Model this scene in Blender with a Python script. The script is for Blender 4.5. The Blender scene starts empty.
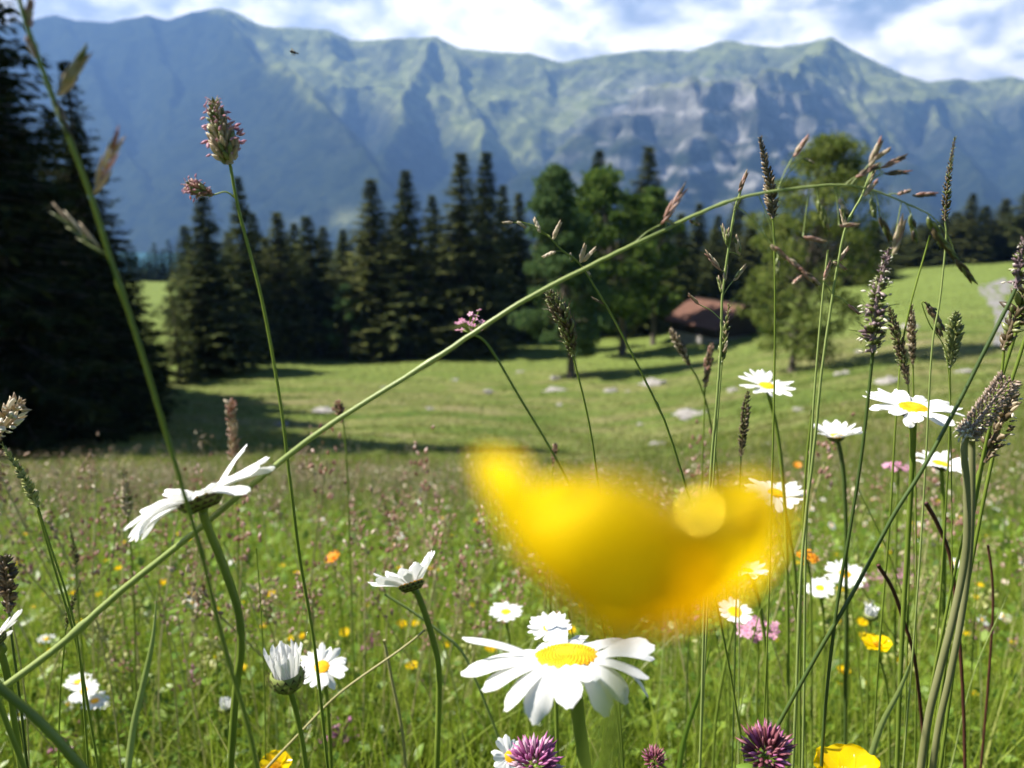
import bpy, math, random
import numpy as np
from mathutils import Vector
rng = np.random.default_rng(7)
random.seed(7)
R = math.radians
scn = bpy.context.scene
COL = scn.collection

# ------------------------------------------------------------------ camera
F = 790.0                       # focal length in pixels at 1024 wide
PITCH = math.atan((384 - 190) / F)
FW = np.array([0, math.cos(PITCH), -math.sin(PITCH)])
UP = np.array([0, math.sin(PITCH), math.cos(PITCH)])
cam = bpy.data.cameras.new('camera')
cam.sensor_width = 36.0
cam.lens = F / 1024 * 36
cam.clip_start = 0.004
cam.clip_end = 40000
cam.dof.use_dof = True
cam.dof.focus_distance = 0.365
APERTURE = 0.0025
cam.dof.aperture_fstop = cam.lens * 0.001 / APERTURE
camo = bpy.data.objects.new('camera', cam)
camo.rotation_euler = (math.pi / 2 - PITCH, 0, 0)
COL.objects.link(camo)
scn.camera = camo


def ray(px, py):
    return FW + (px - 512) / F * np.array([1.0, 0, 0]) - (py - 384) / F * UP


def at(px, py, Y):
    """world point seen at px,py whose forward distance is Y"""
    d = ray(px, py)
    return d * (Y / d[1])


def pxm(px, py, Y):
    """metres per pixel there"""
    d = ray(px, py)
    return (Y / d[1]) / F


# ------------------------------------------------------------------ noise
_perm = np.random.default_rng(3).permutation(512)
_perm = np.concatenate([_perm, _perm])
_ga = np.random.default_rng(4).uniform(0, 2 * np.pi, 512)


def perlin(x, y):
    x = np.asarray(x, float); y = np.asarray(y, float)
    xi = np.floor(x).astype(int); yi = np.floor(y).astype(int)
    xf = x - xi; yf = y - yi
    u = xf * xf * xf * (xf * (xf * 6 - 15) + 10); v = yf * yf * yf * (yf * (yf * 6 - 15) + 10)

    def g(ix, iy, dx, dy):
        h = _perm[(_perm[ix & 511] + iy) & 511]
        a = _ga[h]
        return np.cos(a) * dx + np.sin(a) * dy
    n00 = g(xi, yi, xf, yf); n10 = g(xi + 1, yi, xf - 1, yf)
    n01 = g(xi, yi + 1, xf, yf - 1); n11 = g(xi + 1, yi + 1, xf - 1, yf - 1)
    return (n00 * (1 - u) + n10 * u) * (1 - v) + (n01 * (1 - u) + n11 * u) * v * 1.0


def fbm(x, y, o=4):
    s = 0; a = 1.0
    for i in range(o):
        s = s + a * perlin(x * 2 ** i + 13.7 * i, y * 2 ** i + 5.1 * i); a *= .5
    return s


def ridged(x, y, o=4):
    s = 0; a = 1.0
    for i in range(o):
        s = s + a * (1 - 2.2 * np.abs(perlin(x * 2 ** i + 7.7 * i, y * 2 ** i + 3.3 * i))); a *= .5
    return s


def sstep(a, b, x):
    t = np.clip((np.asarray(x, float) - a) / (b - a), 0, 1)
    return t * t * (3 - 2 * t)


# ------------------------------------------------------------------ ground height
def pchip(xs, ys):
    xs = np.array(xs, float); ys = np.array(ys, float)
    h = np.diff(xs); dl = np.diff(ys) / h
    m = np.zeros_like(xs)
    m[0] = dl[0]; m[-1] = dl[-1]
    for i in range(1, len(xs) - 1):
        if dl[i - 1] * dl[i] > 0:
            w1 = 2 * h[i] + h[i - 1]; w2 = h[i] + 2 * h[i - 1]
            m[i] = (w1 + w2) / (w1 / dl[i - 1] + w2 / dl[i])

    def f(x):
        x = np.clip(np.asarray(x, float), xs[0], xs[-1])
        i = np.clip(np.searchsorted(xs, x) - 1, 0, len(xs) - 2)
        t = (x - xs[i]) / h[i]
        return ((2 * t**3 - 3 * t**2 + 1) * ys[i] + (t**3 - 2 * t**2 + t) * h[i] * m[i]
                + (-2 * t**3 + 3 * t**2) * ys[i + 1] + (t**3 - t**2) * h[i] * m[i + 1])
    return f


_pc = pchip([-200, -50, -10, 0, 1, 3, 8, 20, 37, 50, 75, 110, 200, 300, 600, 1200, 3000, 9000],
            [-60, -15, -2.9, .5, .84, 1.52, 3.3, 7.2, 11.3, 13.4, 16.3, 19, 22.5, 45, 130, 260, 420, 430])
_pr = pchip([-200, -50, -10, 0, 1, 3, 8, 20, 37, 50, 75, 90, 130, 200, 300, 600, 1200, 3000, 9000],
            [-60, -15, -2.9, .5, .82, 1.45, 2.9, 6.0, 8.3, 9.5, 10.6, 11, 11.6, 18, 40, 130, 260, 420, 430])


def G(x, y):
    x = np.asarray(x, float); y = np.asarray(y, float)
    u = x / np.sqrt(y * y + 36)
    t = sstep(0.02, .66, u)
    d = _pc(y) * (1 - t) + _pr(y) * t
    k = sstep(6, 30, y) * (1 - sstep(200, 400, y))
    n = .45 * fbm(x * .07, y * .07, 3) + .38 * perlin(x * .05 + 3, y * .30) + .20 * perlin(x * .14 + 9, y * .7) + .09 * fbm(x * .45, y * 1.1, 2)
    n2 = .03 * fbm(x * .8, y * .8, 3) * sstep(1.0, 4, np.abs(y))
    return -d + k * n + n2


def hit(px, py, extra=0.0, t0=.2, t1=400):
    """distance along the view to the ground (raised by extra)"""
    d = ray(px, py)
    ts = np.geomspace(t0, t1, 600)
    p = d[None] * ts[:, None]
    below = p[:, 2] < G(p[:, 0], p[:, 1]) + extra
    if not below.any():
        return d * t1
    i = int(np.argmax(below))
    a, b = (ts[i - 1], ts[i]) if i else (ts[0] * .5, ts[0])
    for _ in range(25):
        m = (a + b) / 2; q = d * m
        if q[2] < G(q[0], q[1]) + extra: b = m
        else: a = m
    return d * b


# ------------------------------------------------------------------ materials
def newmat(name):
    m = bpy.data.materials.new(name); m.use_nodes = True
    m.node_tree.nodes.clear()
    return m, m.node_tree.nodes, m.node_tree.links


def ramp(n, stops):
    r = n.new('ShaderNodeValToRGB')
    e = r.color_ramp.elements
    e[0].position = stops[0][0]; e[0].color = (*stops[0][1], 1)
    e[1].position = stops[-1][0]; e[1].color = (*stops[-1][1], 1)
    for p, c in stops[1:-1]:
        k = e.new(p); k.color = (*c, 1)
    return r


def leafmat(name, stops, trans=.4, gloss=.06, rough=.45, scale=0, source='island', tint=None):
    """thin plant tissue: diffuse + translucent + a little gloss; colour varies per leaf / per object / by noise"""
    m, n, l = newmat(name)
    out = n.new('ShaderNodeOutputMaterial')
    r = ramp(n, stops)
    if source == 'island':
        g = n.new('ShaderNodeNewGeometry'); fac = g.outputs['Random Per Island']
    elif source == 'object':
        g = n.new('ShaderNodeObjectInfo'); fac = g.outputs['Random']
    else:
        tc = n.new('ShaderNodeTexCoord'); nz = n.new('ShaderNodeTexNoise')
        nz.inputs['Scale'].default_value = scale; nz.inputs['Detail'].default_value = 4
        l.new(tc.outputs['Object'], nz.inputs['Vector'])
        mp = n.new('ShaderNodeMapRange'); mp.inputs[1].default_value = .3; mp.inputs[2].default_value = .7
        l.new(nz.outputs['Fac'], mp.inputs[0]); fac = mp.outputs[0]
    l.new(fac, r.inputs['Fac'])
    d = n.new('ShaderNodeBsdfDiffuse'); t = n.new('ShaderNodeBsdfTranslucent')
    l.new(r.outputs['Color'], d.inputs['Color'])
    if tint:
        mx = n.new('ShaderNodeMix'); mx.data_type = 'RGBA'; mx.blend_type = 'MULTIPLY'; mx.inputs[0].default_value = 1
        l.new(r.outputs['Color'], mx.inputs[6]); mx.inputs[7].default_value = (*tint, 1)
        l.new(mx.outputs[2], t.inputs['Color'])
    else:
        l.new(r.outputs['Color'], t.inputs['Color'])
    mix = n.new('ShaderNodeMixShader'); mix.inputs[0].default_value = trans
    l.new(d.outputs[0], mix.inputs[1]); l.new(t.outputs[0], mix.inputs[2])
    last = mix
    if gloss > 0:
        gl = n.new('ShaderNodeBsdfGlossy'); gl.inputs['Roughness'].default_value = rough
        m2 = n.new('ShaderNodeMixShader'); m2.inputs[0].default_value = gloss
        l.new(mix.outputs[0], m2.inputs[1]); l.new(gl.outputs[0], m2.inputs[2]); last = m2
    l.new(last.outputs[0], out.inputs['Surface'])
    return m


def solid(name, c0, c1, scale=30, rough=.6, bump=0.0, detail=4, spec=.3):
    m, n, l = newmat(name)
    out = n.new('ShaderNodeOutputMaterial'); b = n.new('ShaderNodeBsdfPrincipled')
    b.inputs['Roughness'].default_value = rough
    b.inputs['Specular IOR Level'].default_value = spec
    tc = n.new('ShaderNodeTexCoord'); nz = n.new('ShaderNodeTexNoise')
    nz.inputs['Scale'].default_value = scale; nz.inputs['Detail'].default_value = detail
    l.new(tc.outputs['Object'], nz.inputs['Vector'])
    r = ramp(n, [(.3, c0), (.7, c1)])
    l.new(nz.outputs['Fac'], r.inputs['Fac']); l.new(r.outputs['Color'], b.inputs['Base Color'])
    if bump:
        bp = n.new('ShaderNodeBump'); bp.inputs['Strength'].default_value = bump; bp.inputs['Distance'].default_value = .05
        l.new(nz.outputs['Fac'], bp.inputs['Height']); l.new(bp.outputs[0], b.inputs['Normal'])
    l.new(b.outputs[0], out.inputs['Surface'])
    return m


M = {}
M['petal'] = leafmat('white petal', [(0, (.80, .80, .78)), (1, (.88, .88, .86))], .32, .03, .5, 60, 'noise')
M['disc'] = solid('yellow disc florets', (.80, .36, .005), (.92, .52, .01), 400, .6)
M['disc_dark'] = solid('orange disc florets', (.60, .22, .005), (.80, .36, .01), 400, .6)
M['bract'] = leafmat('green bract', [(0, (.17, .22, .05)), (1, (.28, .32, .10))], .2, .03, .5)
M['bract_edge'] = solid('brown bract margin', (.035, .025, .012), (.07, .05, .02), 300)
M['stem'] = leafmat('green stem', [(0, (.15, .215, .028)), (1, (.25, .33, .055))], .28, .04, .38, 25, 'noise')
M['stem_light'] = leafmat('pale green culm', [(0, (.26, .34, .09)), (1, (.38, .45, .16))], .25, .05, .35, 12, 'noise')
M['stem_dark'] = leafmat('dark green stem', [(0, (.045, .08, .018)), (1, (.085, .13, .03))], .1, .06, .38, 20, 'noise')
M['stem_straw'] = leafmat('straw coloured stem', [(0, (.32, .30, .12)), (1, (.46, .42, .20))], .2, .08, .4, 20, 'noise')
M['stem_red'] = solid('dark red stalk', (.05, .02, .015), (.11, .035, .025), 60, .5)
M['stem_hair'] = leafmat('olive ribbed stalk', [(0, (.17, .18, .07)), (1, (.28, .28, .13))], .15, .06, .5, 30, 'noise')
M['butter'] = leafmat('glossy yellow petal', [(0, (.93, .65, .003)), (1, (.96, .73, .006))], .58, .022, .14, 20, 'noise')
M['butter_in'] = leafmat('golden stamens', [(0, (.80, .44, .01)), (1, (.9, .58, .03))], .2, .05, .4)
M['tan'] = leafmat('tan glume', [(0, (.42, .32, .20)), (.5, (.55, .44, .30)), (1, (.70, .62, .46))], .45, .04, .4)
M['pinkbrown'] = leafmat('pinkish brown glume', [(0, (.30, .15, .11)), (.5, (.50, .29, .22)), (1, (.66, .46, .37))], .45, .04, .4)
M['cream'] = leafmat('cream glume', [(0, (.52, .43, .29)), (.5, (.64, .55, .40)), (1, (.76, .68, .54))], .45, .03, .4)
M['brown'] = leafmat('dark brown glume', [(0, (.06, .045, .025)), (.6, (.13, .09, .045)), (1, (.21, .15, .08))], .25, .06, .45)
M['greenglume'] = leafmat('green glume', [(0, (.12, .15, .035)), (.6, (.22, .26, .07)), (1, (.34, .36, .13))], .35, .07, .4)
M['purpleglume'] = leafmat('purple grey glume', [(0, (.13, .08, .09)), (.6, (.26, .17, .19)), (1, (.44, .34, .34))], .3, .06, .45)
M['pinkglume'] = leafmat('pink anthers', [(0, (.50, .22, .30)), (1, (.70, .42, .48))], .35, .04, .5)
M['anther'] = leafmat('cream anther', [(0, (.72, .66, .50)), (1, (.85, .82, .72))], .3, .04, .5)
M['plantain'] = leafmat('plantain florets', [(0, (.20, .14, .10)), (.5, (.36, .26, .20)), (1, (.52, .42, .34))], .15, .06, .5)
M['clover'] = leafmat('magenta clover floret', [(0, (.32, .07, .20)), (.5, (.48, .14, .34)), (1, (.62, .28, .48))], .35, .05, .45)
M['clover_base'] = leafmat('pale clover floret', [(0, (.50, .30, .40)), (1, (.66, .48, .56))], .35, .05, .45)
M['clover_dark'] = leafmat('fading clover floret', [(0, (.20, .05, .07)), (1, (.40, .15, .18))], .3, .05, .45)
M['pink'] = leafmat('pink blossom', [(0, (.62, .24, .40)), (1, (.76, .44, .58))], .35, .03, .5)
M['orange'] = leafmat('orange floret', [(0, (.72, .25, .01)), (1, (.85, .38, .015))], .3, .03, .5)
M['rattle'] = leafmat('pale yellow green bracts', [(0, (.40, .44, .12)), (1, (.58, .58, .24))], .4, .04, .5)
M['leaf'] = leafmat('herb leaf', [(0, (.075, .15, .016)), (.5, (.15, .25, .028)), (1, (.25, .36, .05))], .42, .03, .4)
M['grass'] = leafmat('meadow grass blade', [(0, (.10, .16, .012)), (.30, (.20, .29, .022)), (.65, (.31, .40, .036)),
                                            (.90, (.31, .37, .06)), (1, (.46, .42, .17))], .5, .02, .4)
M['grass_far'] = leafmat('seeding grass blade', [(0, (.07, .11, .014)), (.40, (.16, .225, .028)), (.74, (.26, .30, .05)),
                                                 (.90, (.33, .31, .11)), (1, (.46, .35, .20))], .42, .015, .45)
M['pasture_blade'] = leafmat('grazed grass blade', [(0, (.075, .12, .020)), (.35, (.12, .16, .032)), (.65, (.19, .195, .06)), (1, (.27, .24, .12))], .4, .0, .5, .45, 'noise')
M['seedhead'] = leafmat('brown pink seed', [(0, (.26, .16, .10)), (.5, (.42, .31, .20)), (.8, (.56, .44, .32)), (1, (.64, .56, .38))], .35, .04, .5)
M['needle_shade'] = leafmat('shaded spruce needles', [(0, (.010, .017, .006)), (.6, (.020, .030, .010)), (1, (.05, .055, .016))], .12, .0, .5)  # darker needle green: shade side of the near spruces put into the colour
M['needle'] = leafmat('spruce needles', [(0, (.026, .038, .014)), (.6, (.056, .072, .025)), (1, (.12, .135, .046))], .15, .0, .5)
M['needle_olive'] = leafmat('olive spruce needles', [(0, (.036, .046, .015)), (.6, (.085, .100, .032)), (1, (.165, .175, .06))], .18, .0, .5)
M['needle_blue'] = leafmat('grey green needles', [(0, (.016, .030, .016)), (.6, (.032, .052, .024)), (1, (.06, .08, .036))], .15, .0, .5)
M['leaf_dark'] = leafmat('dark broad leaf', [(0, (.045, .085, .016)), (.6, (.08, .135, .026)), (1, (.16, .22, .05))], .40, .0, .4)
M['leaf_mid'] = leafmat('bluish green leaf', [(0, (.05, .095, .034)), (.6, (.085, .145, .05)), (1, (.14, .20, .075))], .38, .0, .4)
M['leaf_light'] = leafmat('yellow green leaf', [(0, (.085, .125, .026)), (.6, (.145, .185, .042)), (1, (.24, .27, .08))], .5, .0, .4)
M['bark'] = solid('bark', (.06, .05, .038), (.15, .125, .10), 6, .9, .6)
M['rock'] = solid('pale limestone', (.17, .16, .145), (.36, .34, .315), 5, .9, .8, 8)
M['wood'] = solid('weathered dark timber', (.018, .013, .010), (.05, .036, .027), 9, .85, .4)
M['roof'] = solid('rusty brown shingle', (.085, .040, .028), (.16, .078, .052), 5, .8, .5, 8)
M['stone'] = solid('foundation stone', (.22, .21, .2), (.42, .4, .38), 4, .9, .6)
M['gravel'] = solid('gravel', (.15, .143, .135), (.24, .23, .215), 2.5, .95, .3, 8)
M['fly'] = solid('dark chitin', (.012, .010, .008), (.04, .03, .02), 900, .35)
M['wing'] = leafmat('insect wing', [(0, (.3, .3, .3)), (1, (.4, .4, .4))], .6, .2, .2)


def glint_material():  # shiny yellow for a bead added as the petal's highlight
    m, n, l = newmat('dew bead on a yellow petal')
    out = n.new('ShaderNodeOutputMaterial'); d = n.new('ShaderNodeBsdfDiffuse'); g = n.new('ShaderNodeBsdfGlossy'); x = n.new('ShaderNodeMixShader')
    d.inputs['Color'].default_value = (.93, .62, .01, 1); g.inputs['Color'].default_value = (1, .76, .07, 1); g.inputs['Roughness'].default_value = .24
    x.inputs[0].default_value = .8
    l.new(d.outputs[0], x.inputs[1]); l.new(g.outputs[0], x.inputs[2]); l.new(x.outputs[0], out.inputs['Surface'])
    return m


M['glint'] = glint_material()


# ground: dark thatch under the tall grass, grazed olive green turf beyond
def ground_material():
    m, n, l = newmat('turf')
    out = n.new('ShaderNodeOutputMaterial'); b = n.new('ShaderNodeBsdfPrincipled')
    b.inputs['Roughness'].default_value = .95; b.inputs['Specular IOR Level'].default_value = .1
    tc = n.new('ShaderNodeTexCoord')
    mp = n.new('ShaderNodeMapping'); mp.inputs['Scale'].default_value = (.10, .32, .1)
    l.new(tc.outputs['Object'], mp.inputs['Vector'])
    n1 = n.new('ShaderNodeTexNoise'); n1.inputs['Scale'].default_value = 1.3; n1.inputs['Detail'].default_value = 7; n1.inputs['Roughness'].default_value = .62
    l.new(mp.outputs[0], n1.inputs['Vector'])
    r1 = ramp(n, [(.30, (.070, .115, .020)), (.46, (.115, .150, .034)), (.58, (.165, .170, .060)), (.72, (.23, .20, .105))])
    l.new(n1.outputs['Fac'], r1.inputs['Fac'])
    n2 = n.new('ShaderNodeTexNoise'); n2.inputs['Scale'].default_value = 2.6; n2.inputs['Detail'].default_value = 6
    l.new(tc.outputs['Object'], n2.inputs['Vector'])
    r2 = ramp(n, [(.30, (.5, .52, .45)), (.55, (1, 1, 1)), (.75, (1.25, 1.2, 1.15))])
    l.new(n2.outputs['Fac'], r2.inputs['Fac'])
    mx = n.new('ShaderNodeMix'); mx.data_type = 'RGBA'; mx.blend_type = 'MULTIPLY'; mx.inputs[0].default_value = 1
    l.new(r1.outputs['Color'], mx.inputs[6]); l.new(r2.outputs['Color'], mx.inputs[7])
    # lush band further down the slope, thatch in the meadow
    sx = n.new('ShaderNodeSeparateXYZ'); l.new(tc.outputs['Object'], sx.inputs[0])
    f1 = n.new('ShaderNodeMapRange'); f1.inputs[1].default_value = 52; f1.inputs[2].default_value = 78; f1.interpolation_type = 'SMOOTHSTEP'
    l.new(sx.outputs['Y'], f1.inputs[0])
    m2 = n.new('ShaderNodeMix'); m2.data_type = 'RGBA'
    lush = n.new('ShaderNodeMix'); lush.data_type = 'RGBA'; lush.blend_type = 'MULTIPLY'; lush.inputs[0].default_value = 1
    l.new(r2.outputs['Color'], lush.inputs[6]); lush.inputs[7].default_value = (.145, .190, .045, 1)
    l.new(f1.outputs[0], m2.inputs[0]); l.new(mx.outputs[2], m2.inputs[6]); l.new(lush.outputs[2], m2.inputs[7])
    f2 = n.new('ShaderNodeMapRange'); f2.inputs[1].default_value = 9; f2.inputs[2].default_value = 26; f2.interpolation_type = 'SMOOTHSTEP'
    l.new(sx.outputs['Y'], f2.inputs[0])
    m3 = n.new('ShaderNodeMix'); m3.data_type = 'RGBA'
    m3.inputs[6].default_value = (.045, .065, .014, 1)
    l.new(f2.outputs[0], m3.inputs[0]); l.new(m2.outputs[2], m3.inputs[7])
    l.new(m3.outputs[2], b.inputs['Base Color'])
    n3 = n.new('ShaderNodeTexNoise'); n3.inputs['Scale'].default_value = 5; n3.inputs['Detail'].default_value = 6
    l.new(tc.outputs['Object'], n3.inputs['Vector'])
    bp = n.new('ShaderNodeBump'); bp.inputs['Strength'].default_value = .9; bp.inputs['Distance'].default_value = .15
    l.new(n3.outputs['Fac'], bp.inputs['Height']); l.new(bp.outputs[0], b.inputs['Normal'])
    l.new(b.outputs[0], out.inputs['Surface'])
    return m


# ------------------------------------------------------------------ mesh helpers
def fast_mesh(name, V, Fa, mats, mi=None, smooth=False):
    """V (n,3), Fa (m,k) all faces with k corners"""
    me = bpy.data.meshes.new(name)
    V = np.ascontiguousarray(V, dtype=np.float32).reshape(-1, 3)
    Fa = np.ascontiguousarray(Fa, dtype=np.int32)
    m, k = Fa.shape
    me.vertices.add(len(V)); me.vertices.foreach_set('co', V.ravel())
    me.loops.add(m * k); me.loops.foreach_set('vertex_index', Fa.ravel())
    me.polygons.add(m); me.polygons.foreach_set('loop_start', np.arange(0, m * k, k, dtype=np.int32))
    if smooth: me.polygons.foreach_set('use_smooth', np.ones(m, dtype=bool))
    for x in mats: me.materials.append(x)
    if mi is not None: me.polygons.foreach_set('material_index', np.asarray(mi, dtype=np.int32))
    me.update(calc_edges=True)
    return me


class MB:
    """collects verts and faces of one mesh"""
    def __init__(s): s.v = []; s.f = []; s.m = []; s.n = 0

    def add(s, V, Fc, mi=0):
        V = np.asarray(V, float).reshape(-1, 3)
        s.v.append(V)
        for q in Fc: s.f.append(tuple(int(i) + s.n for i in q)); s.m.append(mi)
        s.n += len(V)

    def grid(s, A, mi=0, closed=False):
        """A (a,b,3) -> quads; closed wraps b"""
        a, b = A.shape[:2]
        Fc = []
        for i in range(a - 1):
            for j in range(b if closed else b - 1):
                j2 = (j + 1) % b
                Fc.append((i * b + j, i * b + j2, (i + 1) * b + j2, (i + 1) * b + j))
        if isinstance(mi, int):
            s.add(A, Fc, mi)
        else:
            V = np.asarray(A, float).reshape(-1, 3); s.v.append(V)
            for q, k in zip(Fc, mi): s.f.append(tuple(x + s.n for x in q)); s.m.append(k)
            s.n += len(V)

    def tube(s, pts, rad, mi=0, sides=6, cap=True):
        pts = np.asarray(pts, float); n = len(pts)
        rad = np.broadcast_to(np.asarray(rad, float), (n,))
        T = np.gradient(pts, axis=0); T /= np.linalg.norm(T, axis=1)[:, None] + 1e-12
        ref = np.array([0, 1.0, 0.13]) if abs(T[0][1]) < .9 else np.array([1.0, 0, 0])
        N = np.cross(T, ref); N /= np.linalg.norm(N, axis=1)[:, None] + 1e-12
        B = np.cross(T, N)
        a = np.linspace(0, 2 * np.pi, sides, endpoint=False)
        A = pts[:, None] + rad[:, None, None] * (np.cos(a)[None, :, None] * N[:, None] + np.sin(a)[None, :, None] * B[:, None])
        base = s.n
        s.grid(A, mi, True)
        if cap:
            s.f.append(tuple(base + i for i in range(sides))); s.m.append(mi)
            s.f.append(tuple(base + (n - 1) * sides + i for i in reversed(range(sides)))); s.m.append(mi)

    def lozenge(s, p, q, w, mi=0, sides=5, fat=.4, flat=1.0):
        """pointed seed body from p to q"""
        p = np.asarray(p, float); q = np.asarray(q, float)
        d = q - p; L = np.linalg.norm(d) + 1e-12; t = d / L
        ref = np.array([0, 0, 1.0]) if abs(t[2]) < .8 else np.array([1.0, 0, 0])
        n = np.cross(t, ref); n /= np.linalg.norm(n); b = np.cross(t, n)
        a = np.linspace(0, 2 * np.pi, sides, endpoint=False)
        ring = lambda u, r: p + d * u + r * (np.cos(a)[:, None] * n + flat * np.sin(a)[:, None] * b)
        V = [p] + list(ring(fat * .45, w * .38)) + list(ring(fat + .1, w * .5)) + list(ring(.78, w * .27)) + [q]
        Fc = []
        for j in range(sides):
            k = (j + 1) % sides
            Fc.append((0, 1 + k, 1 + j))
            for r in (0, 1):
                Fc.append((1 + r * sides + j, 1 + r * sides + k, 1 + (r + 1) * sides + k, 1 + (r + 1) * sides + j))
            Fc.append((1 + 2 * sides + j, 1 + 2 * sides + k, 1 + 3 * sides))
        s.add(V, Fc, mi)

    def build(s, name, mats, parent=None, origin=None, smooth=True):
        V = np.concatenate(s.v) if s.v else np.zeros((0, 3))
        if origin is not None: V = V - np.asarray(origin)
        me = bpy.data.meshes.new(name)
        me.from_pydata(V.tolist(), [], s.f)
        for x in mats: me.materials.append(x)
        me.polygons.foreach_set('material_index', np.array(s.m, dtype=np.int32))
        if smooth: me.polygons.foreach_set('use_smooth', np.ones(len(s.f), dtype=bool))
        me.update()
        return link(name, me, parent)


def link(name, me, parent=None):
    o = bpy.data.objects.new(name, me); COL.objects.link(o)
    if parent: o.parent = parent
    return o


def tag(o, label=None, cat=None, group=None, kind=None):
    if label: o['label'] = label
    if cat: o['category'] = cat
    if group: o['group'] = group
    if kind: o['kind'] = kind
    return o


def thing(name, label, cat, loc, group=None):
    o = bpy.data.objects.new(name, None); COL.objects.link(o)
    o.location = tuple(float(v) for v in loc); o.empty_display_size = .05
    return tag(o, label, cat, group)


def unit(v):
    v = np.asarray(v, float); return v / (np.linalg.norm(v) + 1e-12)


def frame(n):
    n = unit(n)
    e = np.cross(n, [0, 1.0, 0]) if abs(n[1]) < .9 else np.cross(n, [1.0, 0, 0])
    e = unit(e); return e, np.cross(n, e), n


def spline(P, k=8):
    P = np.asarray(P, float)
    if len(P) < 3:
        t = np.linspace(0, 1, k + 1)[:, None]; return P[0] * (1 - t) + P[-1] * t
    Q = np.vstack([2 * P[0] - P[1], P, 2 * P[-1] - P[-2]])
    out = []
    for i in range(1, len(Q) - 2):
        t = np.linspace(0, 1, k, endpoint=False)[:, None]
        a, b, c, d = Q[i - 1], Q[i], Q[i + 1], Q[i + 2]
        out.append(.5 * ((2 * b) + (-a + c) * t + (2 * a - 5 * b + 4 * c - d) * t**2 + (-a + 3 * b - 3 * c + d) * t**3))
    out.append(P[-1:])
    return np.vstack(out)


def path(pxs, Y, to_ground=True, Y1=None):
    """pixels (head first) at forward distance Y (easing to Y1) -> smooth world path, carried on down into the ground"""
    n = len(pxs)
    P = [at(x, y, Y + (0 if Y1 is None else (Y1 - Y) * i / max(n - 1, 1))) for i, (x, y) in enumerate(pxs)]
    W = spline(P, 8)
    if to_ground:
        p = W[-1]; d = unit(W[-1] - W[-3])
        if d[2] > -.35: d = unit([d[0], d[1], -.45])
        ext = []
        for i in range(60):
            d = unit(d + np.array([0, 0, -.12]))
            p = p + d * .03
            ext.append(p)
            if p[2] < float(G(p[0], p[1])) - .01: break
        if ext: W = np.vstack([W, ext])
    return W


# ------------------------------------------------------------------ setting
def build_ground():
    yl = np.concatenate([-np.geomspace(200, .4, 26), np.linspace(-.3, 12, 120), np.geomspace(12.12, 130, 190), np.geomspace(131, 7000, 60)])
    xs = np.concatenate([np.linspace(0, 6, 50), np.geomspace(6.1, 130, 90), np.geomspace(133, 9000, 36)])
    xl = np.concatenate([-xs[:0:-1], xs])
    X, Yg = np.meshgrid(xl, yl)
    Z = G(X, Yg)
    V = np.stack([X, Yg, Z], -1)
    a, b = X.shape
    i, j = np.meshgrid(np.arange(a - 1), np.arange(b - 1), indexing='ij')
    k = (i * b + j).ravel()
    Fa = np.stack([k, k + 1, k + b + 1, k + b], 1)
    o = link('ground', fast_mesh('ground', V, Fa, [ground_material()], smooth=True))
    tag(o, 'sloping alpine pasture with olive green grazed turf', 'ground', kind='structure')


def mountain_material():
    m, n, l = newmat('mountain side')
    out = n.new('ShaderNodeOutputMaterial'); b = n.new('ShaderNodeBsdfPrincipled')
    b.inputs['Roughness'].default_value = .95; b.inputs['Specular IOR Level'].default_value = .05
    at_ = n.new('ShaderNodeAttribute'); at_.attribute_name = 'cover'
    sp = n.new('ShaderNodeSeparateColor'); l.new(at_.outputs['Color'], sp.inputs[0])
    tc = n.new('ShaderNodeTexCoord'); nz = n.new('ShaderNodeTexNoise')
    nz.inputs['Scale'].default_value = .011; nz.inputs['Detail'].default_value = 9; nz.inputs['Roughness'].default_value = .72
    l.new(tc.outputs['Object'], nz.inputs['Vector'])
    rf = ramp(n, [(.36, (.005, .012, .005)), (.64, (.045, .062, .018))])
    rp = ramp(n, [(.36, (.16, .19, .05)), (.6, (.36, .39, .13))])
    rr = ramp(n, [(.35, (.16, .16, .15)), (.6, (.60, .57, .53))])
    for r in (rf, rp, rr): l.new(nz.outputs['Fac'], r.inputs['Fac'])
    m1 = n.new('ShaderNodeMix'); m1.data_type = 'RGBA'
    l.new(sp.outputs[1], m1.inputs[0]); l.new(rf.outputs['Color'], m1.inputs[6]); l.new(rp.outputs['Color'], m1.inputs[7])
    m2 = n.new('ShaderNodeMix'); m2.data_type = 'RGBA'
    l.new(sp.outputs[0], m2.inputs[0]); l.new(m1.outputs[2], m2.inputs[6]); l.new(rr.outputs['Color'], m2.inputs[7])
    l.new(m2.outputs[2], b.inputs['Base Color'])
    bp = n.new('ShaderNodeBump'); bp.inputs['Strength'].default_value = 1.0; bp.inputs['Distance'].default_value = 70
    l.new(nz.outputs['Fac'], bp.inputs['Height']); l.new(bp.outputs[0], b.inputs['Normal'])
    l.new(b.outputs[0], out.inputs['Surface'])
    return m


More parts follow.
